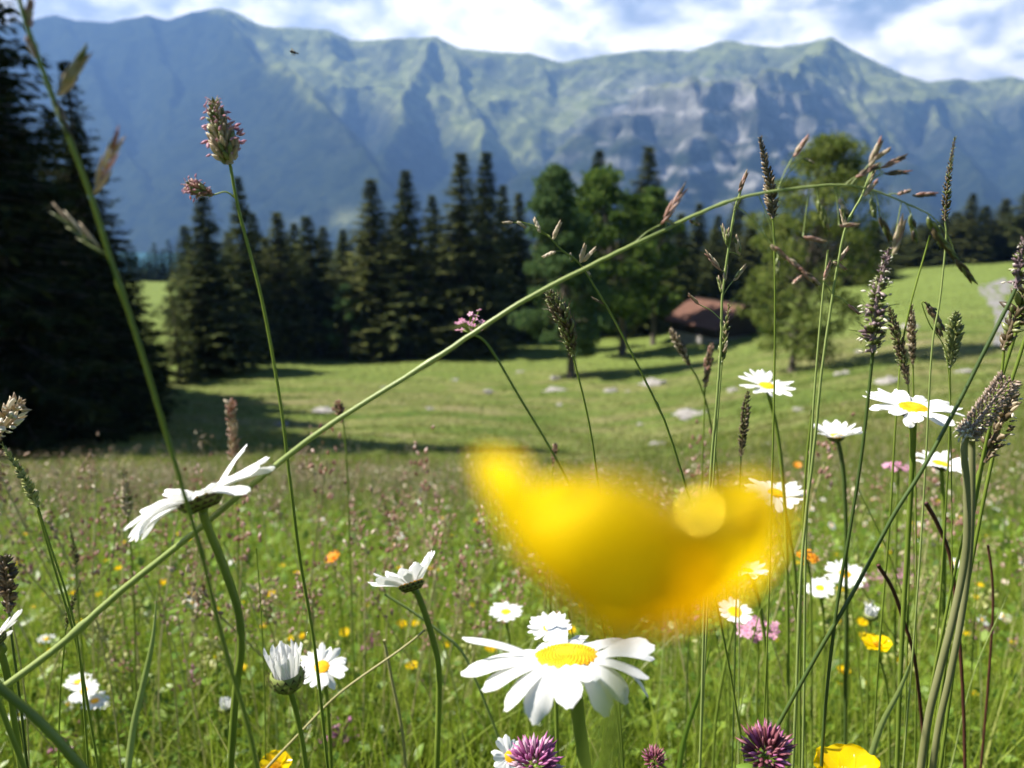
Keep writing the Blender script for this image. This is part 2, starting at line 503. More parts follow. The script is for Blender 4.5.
CREST = [(-700, 60), (-500, 40), (-300, 30), (-150, 45), (-40, 30), (20, 22), (55, 14), (75, 20), (110, 22), (130, 18), (147, 15), (168, 20), (190, 12), (220, 7), (240, 14), (265, 26), (300, 28),
         (330, 30), (350, 40), (372, 40), (400, 38), (437, 36), (460, 48), (500, 52), (530, 53), (560, 62), (600, 55), (640, 50), (690, 50),
         (715, 42), (730, 39), (745, 44), (780, 47), (810, 42), (831, 36), (850, 48), (880, 63), (905, 75), (930, 82), (960, 78), (975, 81),
         (1000, 78), (1012, 76), (1040, 84), (1100, 70), (1200, 90), (1350, 60), (1500, 80), (1700, 70)]
SPURS = [
    [(55, 14, 6500), (80, 60, 6000), (110, 120, 5300), (140, 200, 4500)],
    [(147, 15, 6500), (160, 70, 5900), (180, 130, 5200), (205, 200, 4500)],
    [(220, 7, 6500), (238, 38, 5900), (262, 60, 5400), (300, 84, 5000), (345, 130, 4450), (372, 195, 3850)],
    [(300, 28, 6500), (330, 60, 6200), (350, 85, 5900)],
    [(437, 36, 6500), (425, 62, 6050), (405, 98, 5450), (388, 150, 4700), (372, 205, 3950)],
    [(437, 36, 6500), (462, 78, 5950), (480, 118, 5300), (478, 165, 4600), (462, 215, 3900)],
    [(530, 53, 6500), (545, 90, 6200), (556, 112, 5900)],
    [(535, 170, 4150), (560, 150, 4250), (585, 128, 4320), (612, 108, 4380), (645, 90, 4430), (690, 80, 4480), (740, 84, 4560), (785, 76, 4900), (812, 60, 5600), (831, 36, 6500)],
    [(645, 90, 4430), (628, 140, 4000), (605, 205, 3550)],
    [(690, 80, 4480), (702, 130, 4100), (680, 205, 3550)],
    [(740, 84, 4560), (762, 140, 4100), (752, 210, 3600)],
    [(785, 76, 4900), (812, 130, 4400), (822, 200, 3750)],
    [(831, 36, 6500), (850, 88, 5700), (872, 130, 5050), (905, 180, 4350), (935, 240, 3650)],
    [(905, 75, 6500), (932, 112, 5700), (960, 160, 4850), (988, 220, 3900)],
    [(1012, 76, 6500), (1020, 130, 5750), (1035, 195, 4700)],
    [(1200, 90, 6500), (1180, 150, 5600), (1170, 220, 4400)],
    [(1500, 80, 6500), (1450, 150, 5600), (1400, 220, 4400)],
    [(-150, 45, 6500), (-120, 110, 5600), (-90, 210, 4400)],
    [(-400, 35, 6500), (-360, 110, 5600), (-320, 210, 4400)],
]


def build_mountains():
    na, nr = 1000, 330
    tx = np.linspace(-1.55, 1.55, na)
    rr = 3150 + 3900 * np.linspace(0, 1, nr) ** 1.0
    T, Yr = np.meshgrid(tx, rr)
    X = T * Yr
    # ridge lines
    H = np.full(X.shape, -600.0)
    wx = X + 90 * fbm(X / 700, Yr / 700, 3); wy = Yr + 90 * fbm(X / 700 + 31, Yr / 700 + 17, 3)

    def ridge(P, k1, k2, H, shelf=None):
        P = [at(*p) for p in P]
        for a, b in zip(P[:-1], P[1:]):
            d = b[:2] - a[:2]; L2 = (d**2).sum()
            t = np.clip(((wx - a[0]) * d[0] + (wy - a[1]) * d[1]) / L2, 0, 1)
            dx = wx - a[0] - t * d[0]; dy = wy - a[1] - t * d[1]
            dist = np.sqrt(dx * dx + dy * dy)
            drop = np.where(dist < 260, k1 * dist, k1 * 260 + k2 * (dist - 260))
            if shelf is not None:                       # steep crest, an alpine shelf of pasture, then the wall down to the valley
                w = shelf
                sh = np.where(dist < 330, 1.12 * dist, np.where(dist < 330 + w, 370 + .36 * (dist - 330), 370 + .36 * w + 1.30 * (dist - 330 - w)))
                drop = np.where(w > 30, sh, drop)
            z = a[2] + t * (b[2] - a[2]) - drop
            H = np.maximum(H, z)
        return H
    pxa = 512 + F * T / math.cos(PITCH)
    shelf = np.clip(620 + 420 * fbm(X / 800 + 2.2, Yr / 1500, 3), 0, 1000) * sstep(205, 330, pxa + 60 * fbm(X / 500, Yr / 500, 2))
    H = ridge([(x, y, 6500) for x, y in CREST], 1.0, .98, H, shelf)
    for s in SPURS: H = ridge(s, 1.15, .85, H)
    rise = sstep(-350, 300, H)
    crest = sstep(6900, 6500, Yr) * sstep(60, 1100, np.abs(6500 - Yr)) + .05
    N = 70 * ridged(X / 560 + .3 * Yr / 560, Yr / 520, 6) + 22 * ridged(X / 210 + .5 * Yr / 300, Yr / 170 - .4 * X / 300, 5) - 20 * rise * np.clip(crest, 0, 1)
    streak = 4 * ridged(T * 95 + .4 * fbm(X / 300, Yr / 300, 2), Yr / 1500, 3) * rise * np.clip(crest, 0, 1)
    H = H + N + streak - 75 * np.clip(crest, 0, 1) * rise - 6
    ms = np.exp(-((512 + F * X / Yr - 715) / 130)**2) * sstep(5600, 4900, Yr)
    H = H + ms * (26 * np.sin(H / 24 + 2.5 * fbm(X / 260, Yr / 260, 3)) + 34 * ridged(X / 190, H / 130, 4) - 30) * rise
    H = np.maximum(H, -440 + .02 * (Yr - 3500))
    cp = np.array([at(x, y, 6500) for x, y in CREST]) / 6500
    E = np.interp(T, cp[:, 0], cp[:, 2]) + .0011 * fbm(T * 60, T * 0 + 3, 3)
    lim = np.where(Yr < 6500, E * Yr - .05 * (6500 - Yr), E * 6500 - .5 * (Yr - 6500))     # nothing stands above the crest line
    ex = H - lim
    H = np.where(ex > -60, lim - 60 + 60 * np.tanh((ex + 60) / 60), H)
    V = np.stack([X, Yr, H], -1)
    a, b = X.shape
    i, j = np.meshgrid(np.arange(a - 1), np.arange(b - 1), indexing='ij')
    k = (i * b + j).ravel()
    Fa = np.stack([k, k + 1, k + b + 1, k + b], 1)
    me = fast_mesh('mountain_range', V, Fa, [mountain_material()], smooth=True)
    # what grows where: red = bare rock, green = alpine pasture, else forest
    gy, gx = np.gradient(H)
    dxm = np.gradient(X, axis=1); dym = np.gradient(Yr, axis=0)
    slope = np.hypot(gx / dxm, gy / dym)
    px = 512 + F * X / (Yr * math.cos(PITCH) - H * math.sin(PITCH))
    py_ = 384 - F * (Yr * math.sin(PITCH) + H * math.cos(PITCH)) / (Yr * math.cos(PITCH) - H * math.sin(PITCH))
    nz = fbm(X / 350 + 5, Yr / 350, 4)
    tl = np.interp(px, [-2000, 205, 225, 262, 300, 345, 372, 400, 430, 460, 485, 515, 545, 575, 612, 645, 690, 740, 790, 840, 880, 905, 940, 1000, 1100, 2000],
                   [-40, -10, 15, 58, 84, 108, 114, 108, 122, 132, 150, 165, 150, 128, 104, 88, 80, 83, 78, 105, 135, 140, 120, 108, 110, 120])
    n3 = fbm(X / 160 + 2, Yr / 160 + 8, 4)
    past = sstep(16, -8, py_ - tl + 26 * nz) * (.5 + .5 * sstep(-.45, .05, n3 + .6 * nz)) * (1 - .5 * sstep(1.2, 1.9, slope))
    foot = np.exp(-(((px - 347) / 16)**2 + ((py_ - 218) / 9)**2)) + .8 * np.exp(-(((px - 578) / 14)**2 + ((py_ - 192) / 6)**2)) + .5 * np.exp(-(((px - 300) / 12)**2 + ((py_ - 224) / 6)**2))
    patch = np.exp(-(((px - 516) / 34)**2 + ((py_ - 146) / 13)**2) * .8) * sstep(-.3, .1, nz) * 1.2
    past = np.clip(past + patch + .6 * foot, 0, 1)
    massif = np.exp(-((px - 715) / 125)**2) * sstep(225, 170, py_) * sstep(62, 92, py_)
    rock = sstep(.85, 1.35, slope + .55 * nz + .35 * massif) * sstep(150, 500, H + 150 * nz) * (.22 + .85 * massif)
    strata = fbm(X / 210 + 3, H / 60 + .3 * nz, 4) + .45 * n3
    rock = np.clip(np.maximum(rock * .5, massif * 1.1 * sstep(-.05, .38, strata)), 0, 1) * sstep(240, 420, px)
    rock = np.clip(rock + foot * .12, 0, 1)
    C = np.zeros((len(me.vertices), 4), dtype=np.float32); C[:, 3] = 1
    C[:, 0] = rock.ravel(); C[:, 1] = past.ravel()
    ca = me.color_attributes.new('cover', 'FLOAT_COLOR', 'POINT'); ca.data.foreach_set('color', C.ravel())
    o = link('mountain_range', me)
    tag(o, 'long blue mountain range with green upper pastures and grey cliffs', 'mountains', kind='structure')


def build_lake():
    m, n, l = newmat('lake water')
    out = n.new('ShaderNodeOutputMaterial'); b = n.new('ShaderNodeBsdfPrincipled')
    b.inputs['Base Color'].default_value = (.06, .22, .24, 1); b.inputs['Roughness'].default_value = .12
    tc = n.new('ShaderNodeTexCoord'); nz = n.new('ShaderNodeTexNoise'); nz.inputs['Scale'].default_value = .05
    l.new(tc.outputs['Object'], nz.inputs['Vector'])
    bp = n.new('ShaderNodeBump'); bp.inputs['Strength'].default_value = .2
    l.new(nz.outputs['Fac'], bp.inputs['Height']); l.new(bp.outputs[0], b.inputs['Normal'])
    l.new(b.outputs[0], out.inputs['Surface'])
    z = -305.0
    V = [(-6500, 1300, z), (6500, 1300, z), (6500, 4000, z), (-6500, 4000, z)]
    o = link('lake', fast_mesh('lake', np.array(V), np.array([[0, 1, 2, 3]]), [m]))
    tag(o, 'turquoise lake at the foot of the mountains', 'lake', kind='structure')


def build_path():
    Lp = [(1085, 270), (1050, 274), (1022, 277), (1000, 280), (982, 285), (979, 291), (987, 302), (994, 315), (995, 330), (992, 345)]
    Rp = [(1085, 281), (1050, 285), (1030, 288), (1016, 292), (1004, 295), (1004, 299), (1008, 306), (1010, 318), (1007, 332), (1001, 347)]
    A = spline([hit(*p) for p in Lp], 6); B = spline([hit(*p) for p in Rp], 6)
    rows = []
    for t in (0, .25, .5, .75, 1):
        p = A * (1 - t) + B * t
        p[:, 2] = G(p[:, 0], p[:, 1]) + .05
        rows.append(p)
    mb = MB(); mb.grid(np.stack(rows, 1))
    o = mb.build('gravel_path', [M['gravel']])
    tag(o, 'pale gravel track bending over the pasture at the right edge', 'track', kind='structure')


def build_world():
    w = bpy.data.worlds.new('World'); scn.world = w; w.use_nodes = True
    n = w.node_tree.nodes; l = w.node_tree.links; n.clear()
    out = n.new('ShaderNodeOutputWorld')
    sky = n.new('ShaderNodeTexSky'); sky.sky_type = 'NISHITA'; sky.sun_disc = False
    sky.sun_elevation = R(SUN_EL); sky.sun_rotation = R(-SUN_AZ); sky.altitude = 1300; sky.air_density = 1; sky.dust_density = .6
    bg = n.new('ShaderNodeBackground'); bg.inputs['Strength'].default_value = .05
    l.new(sky.outputs[0], bg.inputs['Color'])
    tc = n.new('ShaderNodeTexCoord')
    mp = n.new('ShaderNodeMapping'); mp.inputs['Scale'].default_value = (7.0, 7.0, 15.0); mp.inputs['Location'].default_value = (1.3, .4, .25)
    l.new(tc.outputs['Generated'], mp.inputs['Vector'])
    nz = n.new('ShaderNodeTexNoise'); nz.inputs['Scale'].default_value = 1.15; nz.inputs['Detail'].default_value = 7; nz.inputs['Roughness'].default_value = .55
    l.new(mp.outputs[0], nz.inputs['Vector'])
    cov = ramp(n, [(.30, (.25, .25, .25)), (.42, (1, 1, 1))]); l.new(nz.outputs['Fac'], cov.inputs['Fac'])
    sx = n.new('ShaderNodeSeparateXYZ'); l.new(tc.outputs['Generated'], sx.inputs[0])
    el = n.new('ShaderNodeMapRange'); el.inputs[1].default_value = .40; el.inputs[2].default_value = .22
    l.new(sx.outputs['Z'], el.inputs[0])
    mul = n.new('ShaderNodeMath'); mul.operation = 'MULTIPLY'
    fr = n.new('ShaderNodeMapRange'); fr.inputs[1].default_value = -.15; fr.inputs[2].default_value = .45    # cloud bank over the range; unseen sky behind kept clear to lower ambient light
    l.new(sx.outputs['Y'], fr.inputs[0])
    mu0 = n.new('ShaderNodeMath'); mu0.operation = 'MULTIPLY'
    l.new(el.outputs[0], mu0.inputs[0]); l.new(fr.outputs[0], mu0.inputs[1])
    l.new(cov.outputs['Color'], mul.inputs[0]); l.new(mu0.outputs[0], mul.inputs[1])
    mp2 = n.new('ShaderNodeMapping'); mp2.inputs['Scale'].default_value = (11.0, 11.0, 20.0); mp2.inputs['Location'].default_value = (4.3, 1.4, .1)
    l.new(tc.outputs['Generated'], mp2.inputs['Vector'])
    n2 = n.new('ShaderNodeTexNoise'); n2.inputs['Scale'].default_value = 1.2; n2.inputs['Detail'].default_value = 6; n2.inputs['Roughness'].default_value = .55
    l.new(mp2.outputs[0], n2.inputs['Vector'])
    vo = n.new('ShaderNodeTexVoronoi'); vo.feature = 'SMOOTH_F1'; vo.inputs['Scale'].default_value = 1.0; vo.inputs['Smoothness'].default_value = .55
    mp3 = n.new('ShaderNodeMapping'); mp3.inputs['Scale'].default_value = (17.0, 17.0, 30.0)
    wv = n.new('ShaderNodeVectorMath'); wv.operation = 'MULTIPLY_ADD'; wv.inputs[1].default_value = (.09, .09, .05)
    l.new(n2.outputs['Color'], wv.inputs[0]); l.new(tc.outputs['Generated'], wv.inputs[2])
    l.new(wv.outputs[0], mp3.inputs['Vector']); l.new(mp3.outputs[0], vo.inputs['Vector'])
    pf = n.new('ShaderNodeMath'); pf.operation = 'MULTIPLY_ADD'; pf.inputs[1].default_value = -.30; pf.inputs[2].default_value = .66
    l.new(vo.outputs['Distance'], pf.inputs[0])
    av = n.new('ShaderNodeMath'); av.operation = 'MULTIPLY_ADD'; av.inputs[1].default_value = .5
    hf = n.new('ShaderNodeMath'); hf.operation = 'MULTIPLY'; hf.inputs[1].default_value = .5
    l.new(n2.outputs['Fac'], hf.inputs[0]); l.new(pf.outputs[0], av.inputs[0]); l.new(hf.outputs[0], av.inputs[2])
    cc = ramp(n, [(.41, (.46, .52, .64)), (.46, (.70, .75, .85)), (.50, (1.0, 1.0, 1.02)), (.55, (1.34, 1.31, 1.26))])
    l.new(av.outputs[0], cc.inputs['Fac'])
    bc = n.new('ShaderNodeBackground'); bc.inputs['Strength'].default_value = CLOUD
    l.new(cc.outputs['Color'], bc.inputs['Color'])
    mix = n.new('ShaderNodeMixShader')
    l.new(mul.outputs[0], mix.inputs[0]); l.new(bg.outputs[0], mix.inputs[1]); l.new(bc.outputs[0], mix.inputs[2])
    l.new(mix.outputs[0], out.inputs['Surface'])
    w.cycles.sampling_method = 'AUTOMATIC'
    s = bpy.data.lights.new('sun', 'SUN'); s.energy = SUN; s.angle = R(.53); s.color = (1, .94, .84)
    so = bpy.data.objects.new('sun', s); COL.objects.link(so)
    d = Vector((-math.sin(R(SUN_AZ)) * math.cos(R(SUN_EL)), math.cos(R(SUN_AZ)) * math.cos(R(SUN_EL)), math.sin(R(SUN_EL))))
    so.rotation_euler = d.to_track_quat('Z', 'Y').to_euler()
    so.location = d * 50


def build_haze():
    m, n, l = newmat('mountain haze')
    out = n.new('ShaderNodeOutputMaterial'); v = n.new('ShaderNodeVolumePrincipled')
    v.inputs['Color'].default_value = (.19, .37, .76, 1)
    v.inputs['Density'].default_value = HAZE
    v.inputs['Anisotropy'].default_value = .15
    l.new(v.outputs[0], out.inputs['Volume'])
    x0, x1, y0, y1, z0, z1 = -11500, 11500, -400, 7150, -640, 1750
    V = [(x, y, z) for z in (z0, z1) for y in (y0, y1) for x in (x0, x1)]
    Fa = [(0, 2, 3, 1), (4, 5, 7, 6), (0, 1, 5, 4), (2, 6, 7, 3), (0, 4, 6, 2), (1, 3, 7, 5)]
    o = link('haze', fast_mesh('haze', np.array(V), np.array(Fa), [m]))
    tag(o, 'blue summer haze in front of the distant mountains', 'haze', kind='stuff')


SUN_AZ, SUN_EL, SUN, CLOUD, HAZE = 84, 50, 5.0, .64, 1.22e-4

# ------------------------------------------------------------------ trees
def quads_mesh(name, c, a, b, mats, mi=None):
    """elongated leaf quads: centre c, half axes a and b (n,3) -> pointed diamonds"""
    V = np.stack([c - a, c - a * .1 + b, c + a, c - a * .1 - b], 1)
    n = len(c)
    Fa = np.arange(n * 4).reshape(n, 4)
    return fast_mesh(name, V.reshape(-1, 3), Fa, mats, mi)


def fir_proto(seed, mat, H=20.0, Rr=3.6, levels=30, per=6, step=.34, q=1.0, bare=.06, droop=.5):
    r = np.random.default_rng(seed)
    C = []; A = []; B = []
    tb = MB()
    zs = H * (bare + (1 - bare) * np.linspace(0, 1, levels) ** .88)
    tb.tube([(0, 0, -.6), (0, 0, H * .3), (.05, 0, H * .65), (0, 0, H * .985)], [H * .017, H * .012, H * .007, .015], sides=8)
    for z in zs:
        f = (z / H - bare) / (1 - bare)
        Lmax = Rr * (1 - f) ** .92 * (.78 + .22 * min(1, f * 7)) + .05
        k = max(3, int(per * (1 - .4 * f)))
        a0 = r.uniform(0, 6.28)
        for i in range(k):
            az = a0 + i * 6.283 / k + r.normal(0, .25)
            L = Lmax * r.uniform(.72, 1.12)
            if r.random() < .07: continue
            e = np.array([math.cos(az), math.sin(az), 0]); sd = np.array([-math.sin(az), math.cos(az), 0])
            z0 = z + r.uniform(-.5, .5) * min(1, (1 - f) * 4)
            n = max(3, int(L / step)) + 1
            s = np.linspace(.08, 1, n)
            up = .25 * (f) - droop * (1 - f)
            zz = z0 + L * (up * s + .22 * s**2 * (1 - f)) * .8
            P = e * (L * s)[:, None] + np.array([0, 0, 1.0]) * zz[:, None]
            if L > .8: tb.tube([P[0] * .3 + np.array([0, 0, z0]) * .7, P[n // 2], P[-1]], [.02 + .012 * L, .012 + .006 * L, .006], sides=4, cap=False)
            for kk in range(4):
                side = [1, -1, 1, -1][kk]
                ln = q * (.22 + .34 * (1 - s * .6)) * (.36 + .74 * (1 - f)) * r.uniform(.6, 1.35, n)
                dirv = e * r.uniform(.25, .9, n)[:, None] + sd * (side * r.uniform(.35, 1, n))[:, None] + np.array([0, 0, 1.0]) * r.uniform(-1.0 if kk > 1 else -.55, .15, n)[:, None]
                dirv /= np.linalg.norm(dirv, axis=1)[:, None]
                base = P + r.normal(0, .05, (n, 3))
                nn = r.normal(0, .6, (n, 3)) + np.array([0, 0, 1.0])
                bb = np.cross(dirv, nn); bb /= np.linalg.norm(bb, axis=1)[:, None]
                C.append(base + dirv * ln[:, None]); A.append(dirv * ln[:, None]); B.append(bb * (ln * r.uniform(.22, .42, n))[:, None])
            # tip
            d = unit(P[-1] - P[-2]); ln = .22 * q
            C.append((P[-1] + d * ln)[None]); A.append((d * ln)[None]); B.append((sd * ln * .3)[None])
    # leader
    for i in range(8):
        d = unit([r.normal(0, .5), r.normal(0, .5), 1]); ln = .28
        C.append(np.array([[0, 0, H * .97 + i * .03 * H / 20]]) + d * ln); A.append((d * ln)[None]); B.append((unit(np.cross(d, [1, .2, 0])) * .07)[None])
    crown = quads_mesh('crown', np.concatenate(C), np.concatenate(A), np.concatenate(B), [mat])
    tme = bpy.data.meshes.new('trunk')
    V = np.concatenate(tb.v); tme.from_pydata(V.tolist(), [], tb.f); tme.materials.append(M['bark'])
    tme.polygons.foreach_set('use_smooth', np.ones(len(tb.f), dtype=bool)); tme.update()
    return crown, tme, H, Rr


FIRS = {}


def fir(kind, px, D, apex_y, hw, label, group, name='fir_tree', rot=None, lean=0.0):
    crown, trunk, H0, R0 = FIRS[kind]
    x = (px - 512) / F * (D / ray(px, 330)[1])
    z = float(G(x, D)) - .15
    top = at(px, apex_y, D)[2]
    h = top - z
    o = thing(name, label, 'tree', (x, D, z), group)
    s = (1.25 if kind.startswith('near') else 1.5) * hw * pxm(px, 330, D) / R0
    o.scale = (s, s, h / H0)
    o.rotation_euler = (random.gauss(0, .018), random.gauss(0, .018), random.uniform(0, 6.28) if rot is None else rot)
    link('trunk', trunk, o); link('crown', crown, o)
    return o


def leafy_tree(name, label, px, D, apex_x, apex_y, hw, y_bottom, mat, seed, nclump=60, leaf=.22, per=170, group=None, trunk_r=.22, flat=1.0, bottom_wide=False):
    r = np.random.default_rng(seed)
    x = (px - 512) / F * (D / ray(px, 360)[1]); z = float(G(x, D))
    top = at(apex_x, apex_y, D); bot = at(px, y_bottom, D)
    m = pxm(px, 300, D)
    o = thing(name, label, 'tree', (x, D, z), group)
    tz = top[2] - z; bz = max(bot[2] - z, .3); W = hw * m; sx = top[0] - x
    tb = MB()
    tb.tube([(0, 0, -.4), (.05, 0, bz * .6), (sx * .25, .1, bz + (tz - bz) * .35), (sx * .7, 0, bz + (tz - bz) * .7), (sx * .95, 0, tz * .95)],
            [trunk_r * 1.25, trunk_r, trunk_r * .75, trunk_r * .4, .03], sides=8)
    C = []; A = []; B = []
    for i in range(nclump):
        f = r.uniform(0, 1)                    # height fraction
        prof = (math.sin(math.pi * min(1, (f * .86 + .12))) ** .75) if not bottom_wide else (1 - f) ** .7 * min(1, .5 + f * 3)
        a = r.uniform(0, 6.283); rad = W * prof * math.sqrt(r.uniform(.15, 1.0))
        cc = np.array([sx * (.15 + .8 * f) + rad * math.cos(a), rad * math.sin(a) * flat, bz + (tz - bz) * f])
        t0 = np.array([sx * (.25 + .5 * f), 0, bz + (tz - bz) * f * .72])
        tb.tube([t0, t0 * .5 + cc * .5 + np.array([0, 0, .15]), cc], [trunk_r * .28 * (1.1 - f), trunk_r * .15, .012], sides=5, cap=False)
        cr = W * r.uniform(.13, .30)
        n = int(per * r.uniform(.6, 1.3))
        p = r.normal(0, 1, (n, 3)); p /= np.linalg.norm(p, axis=1)[:, None]
        p = cc + p * (cr * r.uniform(.25, 1.1, n) ** .6)[:, None] * np.array([1, 1, .62])
        p[:, 2] -= r.uniform(0, .25, n) * cr
        d = r.normal(0, 1, (n, 3)); d[:, 2] -= .5; d /= np.linalg.norm(d, axis=1)[:, None]
        u = np.cross(d, r.normal(0, 1, (n, 3)) + np.array([0, 0, .8])); u /= np.linalg.norm(u, axis=1)[:, None]
        s = leaf * r.uniform(.6, 1.3, n)[:, None]
        C.append(p); A.append(d * s); B.append(u * s * .5)
    tb.build('trunk', [M['bark']], o)
    link('crown', quads_mesh('crown', np.concatenate(C), np.concatenate(A), np.concatenate(B), [mat]), o)
    return o


def build_trees():
    FIRS['near'] = fir_proto(1, M['needle_shade'], 25, 3.6, 64, 10, .22, .72, .03, .6)
    FIRS['near2'] = fir_proto(2, M['needle_shade'], 20, 2.9, 60, 9, .20, .62, .03, .5)
    FIRS['a'] = fir_proto(11, M['needle_olive'], 20, 3.2, 52, 9, .34, 1.0, .06, .5)
    FIRS['b'] = fir_proto(12, M['needle'], 20, 2.8, 54, 9, .34, .95, .08, .45)
    FIRS['c'] = fir_proto(13, M['needle_olive'], 20, 3.0, 54, 9, .32, .95, .05, .6)
    FIRS['d'] = fir_proto(14, M['needle'], 20, 3.4, 50, 9, .36, 1.05, .10, .4)
    FIRS['e'] = fir_proto(15, M['needle_blue'], 20, 3.0, 24, 6, .45, 1.2, .03, .4)
    FIRS['thin'] = fir_proto(16, M['needle_olive'], 9, 1.4, 20, 5, .22, .5, .10, .2)
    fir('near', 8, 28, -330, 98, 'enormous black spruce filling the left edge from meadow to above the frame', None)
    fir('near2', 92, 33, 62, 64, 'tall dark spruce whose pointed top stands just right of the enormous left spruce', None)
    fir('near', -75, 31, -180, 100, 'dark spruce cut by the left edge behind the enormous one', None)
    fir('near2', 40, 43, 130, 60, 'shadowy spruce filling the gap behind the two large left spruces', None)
    for px, D, ay, hw in [(62, 47, 135, 75), (98, 44, 120, 54), (25, 54, 125, 80), (84, 52, 130, 58), (-40, 46, 0, 90), (-120, 44, -60, 95), (30, 37, 60, 80), (76, 40, 112, 66), (50, 50, 130, 70), (0, 42, 40, 90), (-60, 38, -80, 95)]:  # hidden spruces added to thicken the shade band across the pasture
        fir('near2', px, D, ay, hw, 'hidden dark spruce added behind the two large left spruces to deepen their shade', 'hidden spruces added behind the large left ones for shade')
    for i, px in enumerate(range(556, 876, 17)):
        fir('dbca'[i % 4], px, 121 + (i * 31 % 9), 214 + (i * 23 % 24), 20, 'dark spruce in the back row behind the leafy trees and the hut', 'back row of spruces behind leafy trees and hut')
    for i, px in enumerate(range(196, 560, 19)):
        fir('bdac'[i % 4], px, 112 + (i * 31 % 13), 226 + (i * 23 % 20), 21, 'dim spruce in the back row of the middle wood', 'back row of spruces in the middle wood')
    # the row along the lower pasture
    L = [('b', 212, 67, 196, 34, 'broad brown green spruce nearest the big left trees, first of the middle row'),
         ('d', 250, 76, 178, 24, 'dark pointed spruce rising just behind the first broad one of the row'),
         ('a', 284, 80, 213, 31, 'squat olive spruce standing right of the dark pointed pair'),
         ('d', 318, 84, 217, 32, 'round shouldered dark spruce above the teal shrub'),
         ('a', 376, 82, 180, 36, 'evenly conical olive spruce standing alone right of the teal shrub'),
         ('b', 411, 80, 171, 30, 'slim spruce with a bare dark foot, next right from the evenly conical one'),
         ('c', 461, 81, 154, 36, 'tall spruce, left one of the twin tips that rise highest mid row'),
         ('b', 481, 86, 153, 30, 'tall narrow spruce, right one of the twin tips mid row'),
         ('d', 440, 94, 196, 26, 'dark spruce half hidden between the slim and the twin spruces'),
         ('d', 504, 96, 186, 24, 'hazy small spruce right of the twin tips'),
         ('c', 520, 98, 194, 24, 'hazy small spruce left against the light green larch'),
         ('d', 345, 100, 236, 24, 'low dark spruce in the gap over the teal shrub'),
         ('b', 600, 100, 151, 26, 'dark spruce tip poking up behind the round leafy tree'),
         ('a', 641, 96, 147, 33, 'broad dark spruce top behind the right shoulder of the round leafy tree'),
         ('d', 676, 104, 214, 22, 'dark spruce directly right of the round leafy tree'),
         ('b', 694, 112, 204, 20, 'dark spruce above the left roof end of the hut'),
         ('d', 711, 108, 216, 20, 'short dark spruce above the hut ridge'),
         ('b', 728, 116, 196, 20, 'slender dark spruce above the hut gable'),
         ('a', 744, 112, 212, 22, 'dark spruce left of the yellow green tree, behind the hut'),
         ('d', 262, 104, 214, 22, 'dim spruce behind the first pair of the row'),
         ('a', 395, 108, 214, 26, 'dim spruce behind the conical and the slim spruce'),
         ('d', 548, 104, 205, 24, 'dim spruce behind the light green larch'),
         ('d', 300, 108, 224, 24, 'dim spruce behind the squat olive one')]
    for k, px, D, ay, hw, lb in L: fir(k, px, D, ay, hw, lb, 'spruces along the lower edge of the pasture')
    fir('thin', 176, 62, 288, 15, 'thin see-through young spruce against the bright far meadow', None, 'young_spruce')
    far = [(163, 243), (178, 240), (150, 258), (136, 250), (192, 256), (120, 246), (108, 252), (206, 252), (219, 247), (232, 254), (157, 252), (171, 250), (185, 249), (143, 255)]
    for px, ay in far: fir('e', px, 228, ay, 11, 'small blue green spruce beyond the bright far meadow at left', 'far spruces beyond the bright meadow')
    Rt = [(872, 246, 'lowest'), (888, 238, ''), (902, 232, ''), (916, 222, ''), (930, 217, ''), (942, 212, ''), (954, 194, ''), (971, 206, ''), (989, 199, ''), (1008, 182, ''), (1024, 196, ''), (1042, 188, ''), (1062, 200, ''), (1085, 190, ''), (1110, 205, ''), (858, 250, '')]
    LR = {954: 'slim dark spruce tip, taller than its neighbours on the right pasture crest', 1008: 'tallest spruce of the right wood, near the right edge',
          989: 'olive spruce left of the tallest one in the right wood', 971: 'spruce between the slim tip and the olive spruce of the right wood',
          872: 'low spruce right of the yellow green tree at the crest', 1024: 'spruce cut by the right edge of the frame'}
    for i, (px, ay, _) in enumerate(Rt):
        fir('adcb'[i % 4], px, 136 + (i * 37 % 11), ay, 19 + (i * 13 % 6), LR.get(px, 'dark spruce in the close row on the crest of the right pasture'), 'spruces on the crest of the right pasture')
    for i, px in enumerate(range(866, 1100, 21)):
        fir('dacb'[i % 4], px, 152 + (i * 29 % 9), 222 + (i * 17 % 16), 20, 'dark spruce in the close row on the crest of the right pasture', 'spruces on the crest of the right pasture')
    # broad leaved
    leafy_tree('larch_tree', 'light green feathery tree with a bare slanting trunk in the middle pasture', 571, 62, 553, 168, 55, 345, M['leaf_mid'], 21, 115, .20, 190, None, .30, 1, True)
    leafy_tree('maple_tree', 'large round leafy green tree left of the hut', 622, 76, 600, 172, 55, 325, M['leaf_dark'], 22, 95, .26, 190, None, .35)
    leafy_tree('maple_tree', 'smaller leafy tree leaning on the right side of the large round one', 652, 84, 654, 188, 30, 320, M['leaf_dark'], 23, 55, .26, 170, None, .25)
    leafy_tree('ash_tree', 'loose yellow green tree standing in front of the hut side', 792, 48, 836, 136, 66, 350, M['leaf_light'], 24, 140, .14, 125, None, .20)
    leafy_tree('shrub', 'teal green shrub at the foot of the middle spruces', 346, 79, 345, 286, 21, 358, M['leaf_mid'], 25, 30, .22, 150, None, .10)
    leafy_tree('shrub', 'pale green bush beside the left hut eave', 669, 92, 669, 270, 17, 308, M['leaf_light'], 26, 26, .24, 120, None, .08)
    leafy_tree('shrub', 'dark low bush right of the hut wall', 770, 74, 770, 306, 16, 338, M['leaf_dark'], 27, 22, .22, 120, None, .08)


